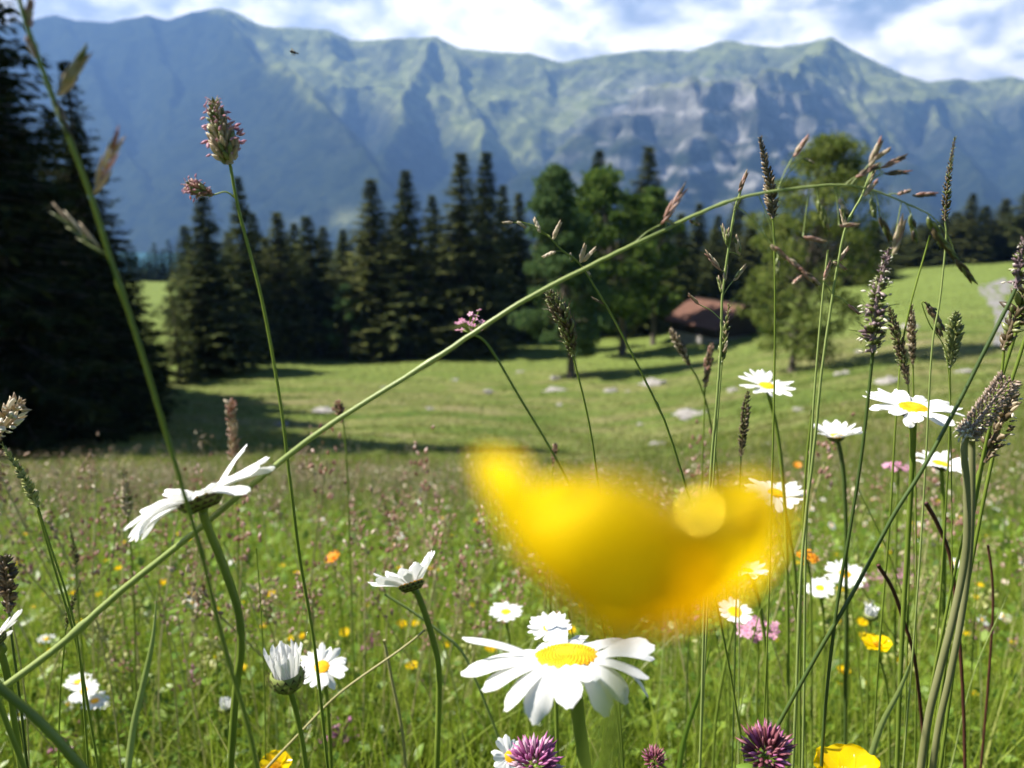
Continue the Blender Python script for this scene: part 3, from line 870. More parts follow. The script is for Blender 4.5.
def build_hut():
    p = hit(737, 338)
    D = p[1]
    x0, y0 = p[0], D
    z0 = float(G(x0, y0)) - .1
    o = thing('wooden_hut', 'small dark timber hut with a low rusty brown roof', 'hut', (x0, y0, z0))
    th = R(30); ax = np.array([-math.sin(th), math.cos(th), 0]); rt = np.array([math.cos(th), math.sin(th), 0]); up = np.array([0, 0, 1.0])
    W, Ln, Hw, Hr = 2.9, 6.2, 1.45, 3.2

    def q(r_, a_, h_): return rt * r_ + ax * a_ + up * h_

    def box(mb, r0, r1, a0, a1, h0, h1, mi=0):
        V = [q(r, a, h) for h in (h0, h1) for a in (a0, a1) for r in (r0, r1)]
        mb.add(V, [(0, 2, 3, 1), (4, 5, 7, 6), (0, 1, 5, 4), (2, 6, 7, 3), (0, 4, 6, 2), (1, 3, 7, 5)], mi)
    f = MB(); box(f, -W + .05, W - .05, .05, Ln - .05, -.9, .20); f.build('foundation', [M['stone']], o, smooth=False)
    w = MB()
    for k in range(6):                                   # squared logs
        a = .02 * (k % 2)
        box(w, -W + a, W - a, a, Ln - a, .28 + k * .22, .28 + k * .22 + .212)
    V = [q(-W + .06, .04, 1.58), q(W - .06, .04, 1.58), q(0, .04, Hr - .12), q(-W + .06, Ln - .04, 1.58), q(W - .06, Ln - .04, 1.58), q(0, Ln - .04, Hr - .12)]
    w.add(V, [(0, 1, 2), (3, 5, 4), (0, 2, 5, 3), (1, 4, 5, 2), (0, 3, 4, 1)])
    for k in range(9):                                   # vertical boards in the gable
        r0 = -W + .3 + k * .55; hh = Hr - .2 - abs(r0 + .25) * (Hr - 1.6) / W
        if hh > 1.7: box(w, r0, r0 + .5, -.01 - .012 * (k % 2), .035, 1.6, hh)
    w.build('wall', [M['wood']], o, smooth=False)
    rf = MB()
    for sgn in (-1, 1):
        for k in range(8):                               # courses of shingles, each slightly over the next
            t0, t1 = k / 8, (k + 1.08) / 8
            rr0 = sgn * (W + .55) * t0; rr1 = sgn * (W + .55) * t1
            s = (Hr - 1.35) / (W + .0)
            h0 = Hr + .12 - abs(rr0) * s * .93 - .004 * k; h1 = Hr + .15 - abs(rr1) * s * .93
            V = [q(rr0, -.7, h0), q(rr1, -.7, h1), q(rr1, Ln + .5, h1), q(rr0, Ln + .5, h0)]
            V += [v - up * .06 for v in V]
            rf.add(V, [(0, 1, 2, 3), (4, 7, 6, 5), (0, 4, 5, 1), (1, 5, 6, 2), (2, 6, 7, 3), (3, 7, 4, 0)])
    rfo = rf.build('roof', [M['roof']], o, smooth=False)
    c = MB(); c.tube([q(0, -.72, Hr + .17), q(0, Ln + .52, Hr + .17)], .09, sides=8); c.build('ridge_cap', [M['wood']], rfo)
    for r_ in (-W + .05, 0, W - .05):
        b = MB(); h = Hr - .18 if r_ == 0 else 1.56
        box(b, r_ - .1, r_ + .1, -.6, .03, h - .12, h + .06)
        b.build('purlin', [M['wood']], o, smooth=False)
    return o


def build_rocks():
    r = np.random.default_rng(5)
    rows = [(655, 384, 34, 9, 'flat pale rock slab left of the single daisy, upper of two'), (693, 415, 44, 8, 'long pale rock slab in the grass below the hut'),
            (557, 391, 26, 7, 'pale rock at the foot of the slanting bare trunk'), (556, 379, 13, 6, 'small rock just above the one at the slanting trunk'),
            (890, 382, 26, 9, 'pale rock above the large right daisy'), (912, 327, 20, 7, 'pale rock on the right slope below the track'),
            (322, 411, 30, 5, 'flat pale rock in the shade left of the long grass stem'), (487, 392, 14, 5, 'small grey rock in the open middle pasture'),
            (580, 354, 10, 5, ''), (612, 391, 14, 5, ''), (628, 392, 10, 4, ''), (430, 409, 12, 4, ''), (735, 390, 14, 5, ''), (842, 374, 14, 6, ''), (660, 444, 20, 5, ''),
            (768, 444, 16, 5, ''), (560, 405, 9, 4, ''), (520, 372, 9, 3, ''), (455, 380, 9, 3, ''), (800, 410, 18, 5, ''), (965, 372, 22, 6, ''), (1005, 398, 18, 6, ''), (282, 424, 16, 4, ''),
            (384, 388, 9, 3, ''), (705, 437, 14, 4, ''), (640, 425, 10, 4, ''), (860, 352, 10, 4, '')]
    for px, py, w, h, lb in rows:
        p = hit(px, py); m = pxm(px, py, p[1])
        W = w * m / 2 * .85; Hh = max(h * m * .55, .05)
        nlat, nlon = 8, 14
        A = np.zeros((nlat, nlon, 3))
        sd = r.uniform(0, 100)
        for i in range(nlat):
            th = math.pi / 2 * (1 - i / (nlat - 1)) if i else math.pi / 2
            for j in range(nlon):
                ph = 2 * math.pi * j / nlon
                k = 1 + 1.0 * float(perlin(math.cos(ph) * 1.3 + sd, math.sin(ph) * 1.3 + i * .3)) + .5 * float(perlin(math.cos(ph) * 3 + sd, math.sin(ph) * 3 + i * .9))
                A[i, j] = (W * k * math.cos(th * .98) ** .6 * math.cos(ph), W * .8 * k * math.cos(th * .98) ** .6 * math.sin(ph), Hh * k * math.sin(th) - .12 * Hh)
        mb = MB(); mb.grid(A[::-1], closed=True)
        mb.f.append(tuple(range((nlat - 1) * nlon, nlat * nlon))); mb.m.append(0)
        o = mb.build('rock', [M['rock']])
        o.location = (p[0], p[1], float(G(p[0], p[1])) - .06)
        tag(o, lb or 'small pale limestone rock lying in the grazed pasture', 'rock', 'rocks strewn over the pasture')


# ------------------------------------------------------------------ ground cover
def blades(n, ys, us, h, w, lean, mats, name, label, cat, segs=4, mi=None, sink=.01, taper=1.0):
    x = us * (ys + .3)
    z = G(x, ys) - sink
    base = np.stack([x, ys, z], 1)
    az = rng.uniform(0, 2 * np.pi, n); d = np.stack([np.cos(az), np.sin(az), np.zeros(n)], 1)
    faz = rng.uniform(0, 2 * np.pi, n); sd = np.stack([np.cos(faz), np.sin(faz), np.zeros(n)], 1)
    s = np.linspace(0, 1, segs + 1)
    P = base[:, None] + d[:, None] * (h * lean)[:, None, None] * (s ** 2)[None, :, None]
    P = P + np.array([0, 0, 1.0]) * (h * np.sqrt(np.clip(1 - .35 * np.clip(lean, 0, 1.3) ** 2, .2, 1)))[:, None, None] * (s - .18 * np.clip(lean, 0, 1)[:, None] * s ** 2)[:, :, None]
    ww = (w[:, None] * (1 - s[None] ** 1.6 * .94)) / 2
    V = np.stack([P - sd[:, None] * ww[:, :, None], P + sd[:, None] * ww[:, :, None]], 2)    # n,s+1,2,3
    idx = np.arange(n)[:, None] * (segs + 1) * 2 + np.arange(segs)[None] * 2
    Fa = np.stack([idx, idx + 1, idx + 3, idx + 2], -1).reshape(-1, 4)
    mif = None if mi is None else np.repeat(mi, segs)
    o = link(name, fast_mesh(name, V.reshape(-1, 3), Fa, mats, mif))
    return tag(o, label, cat, kind='stuff')


def logu(a, b, n): return a * (b / a) ** rng.random(n)


def build_cover():
    # near tangle
    n = 34000; y = np.concatenate([logu(.14, .9, n // 2), rng.uniform(.14, .9, n - n // 2)]); u = rng.uniform(-1.15, 1.15, n)
    n2 = 115000; y2 = logu(.8, 4, n2); u2 = rng.uniform(-.95, .95, n2)
    ys = np.concatenate([y, y2]); us = np.concatenate([u, u2]); N = n + n2
    cl = .75 + .55 * perlin(us * (ys + .3) * 2.2, ys * 2.2)
    h = rng.gamma(7, .031, N) * np.clip(cl, .45, 1.3); h = np.minimum(h, np.where(ys < .5, .17 + .16 * ys, .36))
    w = (.0012 + .0007 * ys) * rng.uniform(.6, 1.7, N)
    blades(N, ys, us, h, w, np.abs(rng.normal(.35, .38, N)), [M['grass']], 'meadow_grass', 'fresh green uncut meadow grass between the flowers', 'grass')
    # broad blades of the lush right corner
    n = 5200; y = logu(.34, 1.6, n); u = rng.uniform(-.9, .9, n); kk = rng.random(n) < .25 + .75 * sstep(0, .4, u); y = y[kk]; u = u[kk]; n = len(y)
    blades(n, y, u, np.minimum(rng.gamma(8, .028, n), .14 + .20 * y), (.0035 + .0012 * y) * rng.uniform(.6, 1.5, n), np.abs(rng.normal(.55, .4, n)), [M['grass']], 'broad_bladed_grass', 'broad juicy grass blades thickest in the lower right corner', 'grass', 5)
    # middle and far hay meadow
    n = 135000; y = logu(3.6, 40, n); u = rng.uniform(-.9, .9, n)
    keep = rng.random(n) < 1 - sstep(15, 36, y + 11 * fbm(u * y * .13 + 2, y * .16, 3))
    y = y[keep]; u = u[keep]; n = len(y)
    cl = .8 + .5 * perlin(u * (y + .3) * .8, y * .8)
    h = rng.gamma(6, .042, n) * np.clip(cl, .4, 1.3) * (1 - .6 * sstep(14, 32, y))
    w = (.0012 + .00062 * y) * rng.uniform(.6, 1.7, n)
    blades(n, y, u, h, w, np.abs(rng.normal(.3, .3, n)), [M['grass_far']], 'hay_grass', 'seeding brownish green hay grass down to the pasture edge', 'grass', 3)
    # thinning edge of the hay meadow
    n = 60000; y = logu(19, 52, n); u = rng.uniform(-.85, .85, n)
    keep = rng.random(n) < sstep(-.1, .45, fbm(u * y * .22 + 7, y * .35, 4)) * (1 - .75 * sstep(24, 50, y))
    y = y[keep]; u = u[keep]; n = len(y)
    blades(n, y, u, rng.uniform(.10, .34, n), (.010 + .0006 * y) * rng.uniform(.5, 1.3, n), np.abs(rng.normal(.35, .35, n)), [M['grass_far']], 'tussock_grass', 'rough pale tussocks where the hay thins into the pasture', 'grass', 2)
    # grazed pasture
    n = 150000; y = logu(18, 100, n); u = rng.uniform(-.85, .85, n)
    keep = rng.random(n) < sstep(-.35, .35, fbm(u * y * .35, y * .5, 3)) * .8 + .2
    y = y[keep]; u = u[keep]; n = len(y)
    h = rng.uniform(.05, .16, n); w = (.012 + .0009 * y) * rng.uniform(.6, 1.5, n)
    blades(n, y, u, h, w, np.abs(rng.normal(.5, .4, n)), [M['pasture_blade']], 'pasture_grass', 'short grazed grass on the sunny pasture', 'grass', 2)
    # low broad leaves
    n = 44000; y = np.concatenate([logu(.25, 1.0, n // 3), logu(.8, 7, n - n // 3)]); u = rng.uniform(-1, 1, n)
    x = u * (y + .3); z = G(x, y) + rng.uniform(.01, 1, n) ** 1.2 * np.minimum(.24, .05 + .17 * y)
    c = np.stack([x, y, z], 1)
    nn = rng.normal(0, .55, (n, 3)) + np.array([0, 0, 1.0]); nn /= np.linalg.norm(nn, axis=1)[:, None]
    d = np.cross(nn, rng.normal(0, 1, (n, 3))); d /= np.linalg.norm(d, axis=1)[:, None]; b = np.cross(nn, d)
    s = (.005 + .0035 * np.minimum(y, 3)) * rng.uniform(.6, 1.6, n)
    a6 = np.array([(-1, 0), (-.35, .52), (.4, .48), (1, 0), (.4, -.48), (-.35, -.52)])
    V = c[:, None] + d[:, None] * (a6[None, :, :1] * s[:, None, None]) + b[:, None] * (a6[None, :, 1:] * s[:, None, None])
    V[:, 0] += nn * s[:, None] * .15; V[:, 3] -= nn * s[:, None] * .35
    idx = np.arange(n)[:, None] * 6
    Fa = np.concatenate([idx + np.array([[0, 1, 2, 3]]), idx + np.array([[0, 3, 4, 5]])], 1).reshape(-1, 4)
    tag(link('herb_leaves', fast_mesh('herb_leaves', V.reshape(-1, 3), Fa, [M['leaf']])), 'small rounded herb leaves low among the grass', 'ground cover', kind='stuff')
    # haze of tiny seed heads on straw stalks
    n = 24000; y = logu(1.2, 26, n); u = rng.uniform(-.85, .85, n)
    dens = sstep(-.25, .3, fbm(u * (y + .3) * .7 + 4, y * .7, 3)) * (.35 + .65 * sstep(.25, -.25, u)) * (.25 + .75 * sstep(1.5, 4, y)) * (1 - .65 * sstep(7, 14, y)) * .8
    k = rng.random(n) < dens; y = y[k]; u = u[k]; n = len(y)
    x = u * (y + .3); z = G(x, y); hh = rng.uniform(.20, .44, n)
    V = []; Fc = []; mi = []
    off = rng.normal(0, .04, (n, 2))
    per = 7
    base = np.stack([x, y, z], 1); tip = base + np.stack([off[:, 0], off[:, 1], hh], 1)
    sw = (.0010 + .0002 * y)
    side = np.array([1.0, 0, 0])
    Vs = np.stack([base - side * sw[:, None], base + side * sw[:, None], tip + side * sw[:, None] * .4, tip - side * sw[:, None] * .4], 1)
    s = (.0038 + .0006 * y)[:, None] * rng.uniform(.6, 1.5, (n, per))
    cc = tip[:, None] + rng.normal(0, 1, (n, per, 3)) * np.array([.012, .012, .026]) * (1 + .06 * y)[:, None, None]
    dd = rng.normal(0, .6, (n, per, 3)) + np.array([0, 0, 1.0]); dd /= np.linalg.norm(dd, axis=2)[..., None]
    uu = np.cross(dd, rng.normal(0, 1, (n, per, 3))); uu /= np.linalg.norm(uu, axis=2)[..., None]
    Vq = np.stack([cc - dd * s[..., None], cc + uu * s[..., None] * .6, cc + dd * s[..., None], cc - uu * s[..., None] * .6], 2)
    V = np.concatenate([Vs.reshape(-1, 3), Vq.reshape(-1, 3)])
    Fa = np.arange(len(V)).reshape(-1, 4)
    mi = np.concatenate([np.zeros(n, int), np.ones(n * per, int)])
    tag(link('seeding_grass', fast_mesh('seeding_grass', V, Fa, [M['stem_straw'], M['seedhead']], mi)), 'fine brown pink seed heads hovering over the hay meadow', 'grass', kind='stuff')

# ------------------------------------------------------------------ flowers and grasses
def petal_grid(c, e, n, r0, L, W, a0, a1, cup=.10, notch=.10, twist=0.0, nl=9, nw=5, ripple=.035, seed=0):
    """one ray petal: starts r0 from centre c along e, elevation angle a0 at the base turning by a1 to the tip"""
    r = np.random.default_rng(seed)
    s = np.linspace(0, 1, nl); ang = a0 + a1 * s ** 1.3
    ds = L / (nl - 1)
    rad = r0 + np.concatenate([[0], np.cumsum(np.cos(ang[:-1]) * ds)])
    hh = np.concatenate([[0], np.cumsum(np.sin(ang[:-1]) * ds)])
    b = np.cross(n, e)
    w = W * np.interp(s, [0, .12, .45, .75, .92, 1], [.42, .60, .95, 1.0, .80, .42]) / 2
    t = np.linspace(-1, 1, nw)
    A = np.zeros((nl, nw, 3))
    ph = r.uniform(0, 6)
    for i in range(nl):
        nr = -math.sin(ang[i]) * e + math.cos(ang[i]) * n
        tw = twist * s[i]
        bb = math.cos(tw) * b + math.sin(tw) * nr
        for j in range(nw):
            back = notch * L * (abs(t[j]) ** 2 * .9 + .25 * math.cos(t[j] * 5)) * max(0, (s[i] - .8) / .2)
            A[i, j] = c + e * (rad[i] - back * math.cos(ang[i])) + n * (hh[i] - back * math.sin(ang[i])) + bb * t[j] * w[i] \
                + nr * W * (cup * (t[j] ** 2 - .4) * -1 + ripple * math.cos(t[j] * 6.5 + ph * .1) * math.sin(s[i] * 3.1))
    return A


def daisy(label, px, py, Y, width, n, stem, npet=22, a0=.12, a1=-.35, skip=None, petals=True, seed=0, Y1=None, group=None, jit=.10, dscale=.30,
          bract=True, stemw=None, long=None, wide=1.0, stem_mat='stem'):
    r = np.random.default_rng(seed + 100)
    c = at(px, py, Y); m = pxm(px, py, Y)
    Rr = width * m / 2; rd = Rr * dscale
    e1, e2, n = frame(n)
    base_path = path([(px, py)] + stem, Y, True, Y1)
    base_path[0] = c - n * rd * .55
    root = base_path[-1]
    o = thing('daisy', label, 'daisy', root, group)
    mb = MB(); sw = (stemw * m / 2) if stemw else Rr * .045
    P = base_path.copy(); P[1:4] = P[1:4] * .5 + (P[0] - n[None] * (np.arange(1, 4)[:, None] * np.linalg.norm(P[3] - P[0]) / 3)) * .5
    mb.tube(P, np.linspace(sw * 1.12, sw * .95, len(P)), 0, 8)
    mb.build('stem', [M[stem_mat]], o, root)
    # disc: dome covered with florets in spirals
    d = MB()
    A = np.zeros((6, 20, 3))
    for i in range(6):
        th = i / 5 * math.pi / 2
        for j in range(20):
            ph = 2 * math.pi * j / 20
            A[i, j] = c + (e1 * math.cos(ph) + e2 * math.sin(ph)) * rd * math.cos(th) + n * rd * .22 * math.sin(th)
    d.grid(A, 0, True)
    nf = 300 if width > 60 else 90
    for k in range(nf):
        q = math.sqrt((k + .5) / nf); ph = k * 2.39996
        rad = (e1 * math.cos(ph) + e2 * math.sin(ph))
        p = c + rad * rd * q * .98 + n * rd * (.22 * math.sqrt(max(0, 1 - q * q)) - .05 * math.exp(-q * q * 8))
        dirn = unit(n + rad * q * .7)
        d.lozenge(p - dirn * rd * .02, p + dirn * rd * .05, rd * .085, 1 if q < .35 else 0, 4)
    d.build('disc', [M['disc'], M['disc_dark']], o, root)
    if bract:
        g = MB()
        prof = [(.18, -.62), (.52, -.58), (.84, -.36), (1.0, -.06), (.98, .04)]
        A = np.array([[c + (e1 * math.cos(ph) + e2 * math.sin(ph)) * rd * a + n * rd * h for ph in np.linspace(0, 2 * np.pi, 18, endpoint=False)] for a, h in prof])
        g.grid(A, 0, True)
        for row, (q0, h0, q1, h1) in enumerate([(.40, -.62, .80, -.46), (.62, -.56, .98, -.24), (.82, -.42, 1.10, .02)]):
            for k in range(16):
                ph = 2 * math.pi * (k + .5 * (row % 2)) / 16 + r.normal(0, .05)
                rad = e1 * math.cos(ph) + e2 * math.sin(ph); sd = np.cross(n, rad)
                p0 = c + rad * rd * q0 + n * rd * h0; p1 = c + rad * rd * q1 + n * rd * h1
                nr = unit(np.cross(sd, p1 - p0)) * rd * .035
                if np.dot(nr, rad) < 0: nr = -nr
                wv = rd * .19; mid = p0 * .45 + p1 * .55 + nr * 1.6
                V = [p0, p0 + sd * wv * .7, mid + sd * wv, p1 + nr, mid - sd * wv, p0 - sd * wv * .7, mid + nr * .8]
                g.add(V, [(0, 1, 6), (1, 2, 6), (0, 6, 5), (5, 6, 4)], 0)
                g.add([mid + sd * wv, p1 + nr, mid - sd * wv, mid + nr * .8], [(0, 1, 3), (3, 1, 2)], 1)
        g.build('bract_cup', [M['bract'], M['bract_edge']], o, root)
    if petals:
        L0 = Rr - rd * .80
        for k in range(npet):
            ph = 2 * math.pi * k / npet + r.normal(0, .06)
            e = e1 * math.cos(ph) + e2 * math.sin(ph)
            if skip and skip(e): continue
            aa = a0(e) if callable(a0) else a0
            bb = a1(e) if callable(a1) else a1
            ll = L0 * r.uniform(.88, 1.06) * (long(e) if long else 1)
            W = 2 * math.pi * (rd + L0 * .55) / npet * 1.18 * r.uniform(.85, 1.15) * wide
            A = petal_grid(c, e, n, rd * .80, ll, W, aa + r.normal(0, jit), bb + r.normal(0, jit * 1.6), .12, .06, r.normal(0, .28),
                           9 if width > 60 else 6, 5, .05, seed * 50 + k)
            A = A + n * (rd * .03 * (k % 2))
            p = MB(); p.grid(A); p.build('petal', [M['petal']], o, root)
    return o


def bud_daisy(label, px, py, Y, width, height, n, stem, seed=0, npet=16, bractfrac=.45, open_=.16):
    """closed daisy: tall bract cup with petals standing upright"""
    r = np.random.default_rng(seed)
    c = at(px, py, Y); m = pxm(px, py, Y); e1, e2, n = frame(n)
    W = width * m / 2; Hh = height * m
    P = path([(px, py)] + stem, Y); P[0] = c; root = P[-1]
    o = thing('daisy_bud', label, 'daisy', root)
    mb = MB(); mb.tube(P, W * .17, 0, 8); mb.build('stem', [M['stem']], o, root)
    g = MB(); prof = [(.16, 0), (.55, .02), (.88, .14), (1.0, .28), (.98, .40), (.86, .44)]
    A = np.array([[c + (e1 * math.cos(ph) + e2 * math.sin(ph)) * W * a + n * Hh * h for ph in np.linspace(0, 2 * np.pi, 18, endpoint=False)] for a, h in prof])
    g.grid(A, 0, True)
    for row, (q0, h0, q1, h1) in enumerate([(.52, .02, .98, .20), (.80, .10, 1.03, .30), (.95, .20, 1.02, .45)]):
        for k in range(14):
            ph = 2 * math.pi * (k + .5 * (row % 2)) / 14
            rad = e1 * math.cos(ph) + e2 * math.sin(ph); sd = np.cross(n, rad)
            p0 = c + rad * W * q0 + n * Hh * h0; p1 = c + rad * W * q1 + n * Hh * h1
            nr = rad * W * .05; wv = W * .20; mid = p0 * .5 + p1 * .5 + nr * 1.5
            g.add([p0 + nr * .4, mid + sd * wv, p1 + nr, mid - sd * wv], [(0, 1, 3)], 0)
            g.add([mid + sd * wv, p1 + nr, mid - sd * wv, p0 * .2 + p1 * .8 + nr * 2], [(0, 1, 3), (3, 1, 2)], 1)
    g.build('bract_cup', [M['bract'], M['bract_edge']], o, root)
    for k in range(npet):
        ph = 2 * math.pi * k / npet; e = e1 * math.cos(ph) + e2 * math.sin(ph)
        A = petal_grid(c + n * Hh * .36, e, n, W * .62, Hh * .66 * r.uniform(.82, 1.05), W * .50, math.pi / 2 - open_ + r.normal(0, .10), .12 + r.normal(0, .15), .3, .12, r.normal(0, .3), 8, 5, .06, k)
        p = MB(); p.grid(A); p.build('petal', [M['petal']], o, root)
    return o


def spike(label, axis, Y, width, stem, mats=('brown', 'greenglume'), style='dense', n=None, seed=0, stemw=2.5, stem_mat='stem', cat='grass head', name='grass_spike',
          Y1=None, group=None, angle=.55, length=None, prof='round', awn=0.0, anth=0.0, part_of=None, part_name='side_tuft'):
    """a seed head of many small scales round an axis (pixels base -> tip)"""
    r = np.random.default_rng(seed + 31)
    A = spline([at(x, y, Y) for x, y in axis], 10); m = pxm(*axis[0], Y)
    S = path([axis[0]] + stem, Y, part_of is None, Y1)
    root = S[-1]
    if part_of is not None: o = part_of; root = np.array(o.location)
    else: o = thing(name, label, cat, root, group)
    sb = MB(); sb.tube(S, np.linspace(stemw * m / 2 * .9, stemw * m / 2 * 1.15, len(S)), 0, 7); sb.build('stem' if part_of is None else 'branch', [M[stem_mat]], o, root)
    Wm = width * m / 2
    seg = np.linalg.norm(np.diff(A, axis=0), axis=1); cum = np.concatenate([[0], np.cumsum(seg)]); Lt = cum[-1]
    n = n or int(max(24, 2.4 * Lt / Wm * 9))
    ln = length * m if length else Wm * 1.15
    mb = MB(); mb.tube(A, np.linspace(Wm * .22, Wm * .08, len(A)), 0, 6)
    for k in range(n):
        f = (k + .5) / n; d = f * Lt
        p = np.array([np.interp(d, cum, A[:, i]) for i in range(3)])
        i = min(len(A) - 2, max(0, np.searchsorted(cum, d) - 1)); t = unit(A[i + 1] - A[i])
        e1, e2, _ = frame(t)
        if style == 'whorl': ph = (k % 4) * math.pi / 2 + (k // 4) * .5 + r.normal(0, .5)
        elif style == 'comb': ph = (k % 2) * math.pi + r.normal(0, .45)
        else: ph = k * 2.39996
        if prof == 'round': w = math.sin(math.pi * min(1, max(.02, f * .92 + .06))) ** .5
        elif prof == 'taper': w = min(1, .55 + f * 3) * (1 - f * .72)
        elif prof == 'top': w = (.55 + .6 * f) * (1 if f < .9 else (1 - f) * 6 + .4)
        else: w = 1
        rad = e1 * math.cos(ph) + e2 * math.sin(ph)
        a = angle * r.uniform(.7, 1.3)
        dirn = unit(t * math.cos(a) + rad * math.sin(a) + r.normal(0, .30 if style == 'whorl' else .12, 3))
        L = ln * w * (r.uniform(.5, 1.45) if style == 'whorl' else r.uniform(.75, 1.2))
        start = p + rad * max(0, Wm * w - L * math.sin(a)) * .85
        q = start + dirn * L
        mb.lozenge(start, q, L * r.uniform(.30, .46), 0 if r.random() < .6 else 1, 5)
        if awn and r.random() < awn: mb.tube([q, q + unit(dirn + r.normal(0, .3, 3)) * L * .7], [L * .04, L * .012], 1, 4, False)
        if anth and r.random() < anth: mb.lozenge(q, q + unit(rad + r.normal(0, .5, 3)) * L * .55, L * .2, 2, 4)
    mb.build('seed_spike' if part_of is None else part_name, [M[mats[0]], M[mats[1]], M['anther' if len(mats) < 3 else mats[2]]], o, root)
    return o


def spikelet(mb, p, q, w, mats, seed=0, n=6):
    """lance shaped spikelet of overlapping pointed scales, two rows"""
    r = np.random.default_rng(seed)
    p = np.asarray(p, float); q = np.asarray(q, float); d = q - p; L = np.linalg.norm(d); t = d / L
    view = unit(p); s = unit(np.cross(t, view))
    if s[2] < 0: s = -s
    for k in range(n):
        f = k / n * .72; sg = 1 if k % 2 else -1
        a = p + d * f; dirn = unit(t + s * sg * .20 * (1 - .5 * f) + view * r.normal(0, .1))
        ln = L * (.44 - .05 * k / n) if k < n - 1 else L * .36
        mb.lozenge(a, a + dirn * ln, w * .62 * (1 - .3 * f), mats[k % len(mats)] if r.random() < .75 else mats[0], 6, .35, .7)


def path_plain(pxs, Y): return spline([at(x, y, Y) for x, y in pxs], 8)


def brome(label, name, cat, stem, Y, w0, w1, sp, stem_mat='stem', mats=('pinkbrown', 'greenglume', 'tan', 'brown'), to_ground=True, Y1=None, ground_first=False, group=None):
    """grass with a loose panicle: stem pixels (tip first), sp = [(px0,py0,px1,py1,width,matindex list, attach point or None)]"""
    W = path(stem, Y, to_ground, Y1); root = W[-1]; m = pxm(*stem[len(stem) // 2], Y)
    o = thing(name, label, cat, root, group)
    sb = MB(); ww = (w0 + (w1 - w0) * np.linspace(0, 1, len(W)) ** 1.25) * m / 2
    for q in range(14, len(W) - 6, 37): ww[q] *= 1.42; ww[q + 1] *= 1.2           # swollen nodes, sheath above them
    W = W + np.random.default_rng(len(W)).normal(0, .12 * m, W.shape)
    sb.tube(W, ww, 0, 8); sb.build('stem', [M[stem_mat]], o, root)
    n = len(stem)
    for k, (x0, y0, x1, y1, w, mi, att) in enumerate(sp):
        i = int(np.argmin([abs(a[0] - x0) + abs(a[1] - y0) for a in stem]))
        Yk = Y + (0 if Y1 is None else (Y1 - Y) * i / max(n - 1, 1))
        p = at(x0, y0, Yk); q = at(x1, y1, Yk + .001 * ((k * 7) % 5 - 2)); mm = pxm(x0, y0, Yk)
        mb = MB(); spikelet(mb, p, q, w * mm, mi, k)
        so = mb.build('spikelet', [M[x] for x in mats], o, root)
        if att is not False:
            if att is None:
                a = W[int(np.argmin(np.linalg.norm(W - p, axis=1)))]
            else:
                a = at(att[0], att[1], Yk); a = W[int(np.argmin(np.linalg.norm(W - a, axis=1)))]
            if np.linalg.norm(a - p) > 1.5 * mm:
                mid = a * .5 + p * .5 + np.array([0, 0, 1.0]) * np.linalg.norm(a - p) * .08
                pb = MB(); pb.tube(spline([a, mid, p], 5), [.9 * mm * .6] * 11, 0, 5); pb.build('pedicel', [M[stem_mat]], so, root)
    return o


def clover(label, px, py, Y, width, height, stem, seed=0, dark=False, n=(0, .0, 1), name='clover_flower', tall=1.0):
    r = np.random.default_rng(seed + 70)
    c = at(px, py, Y); m = pxm(px, py, Y); W = width * m / 2; Hh = height * m; e1, e2, n = frame(n)
    P = path([(px, py)] + stem, Y); root = P[-1]
    o = thing(name, label, 'clover', root)
    sb = MB(); sb.tube(P, W * .10, 0, 7); sb.build('stem', [M['stem']], o, root)
    mb = MB(); N = 110
    for k in range(N):
        f = 1 - (k + .5) / N * 1.35
        ph = k * 2.39996; st = math.sqrt(max(0, 1 - f * f)); rad = e1 * math.cos(ph) + e2 * math.sin(ph)
        dirn = unit(rad * st + n * (f + .35))
        p = c + (rad * st * W * .35 + n * f * Hh * .22)
        q = c + r.normal(0, W * .09, 3) + (rad * st * W * r.uniform(.75, 1.12) + n * (f * Hh * .45 + Hh * .12) * r.uniform(.9, 1.1))
        mb.lozenge(p, q, W * .17, 0 if r.random() < .72 else 1, 5, .6, .6)
    mb.build('flower_head', [M['clover_dark'] if dark else M['clover'], M['clover'] if dark else M['clover_base']], o, root)
    # leaflets of three below the head
    for j in range(2):
        a = r.uniform(0, 6.28)
        for k in range(3):
            ph = a + k * 2.1; e = e1 * math.cos(ph) + e2 * math.sin(ph)
            A = petal_grid(c - n * Hh * (.32 + .25 * j), e, n, W * .05, W * 1.0, W * .55, -.1, -.4, .15, .05, 0, 6, 5, .02, k)
            lb = MB(); lb.grid(A); lb.build('leaflet', [M['leaf']], o, root)
    return o


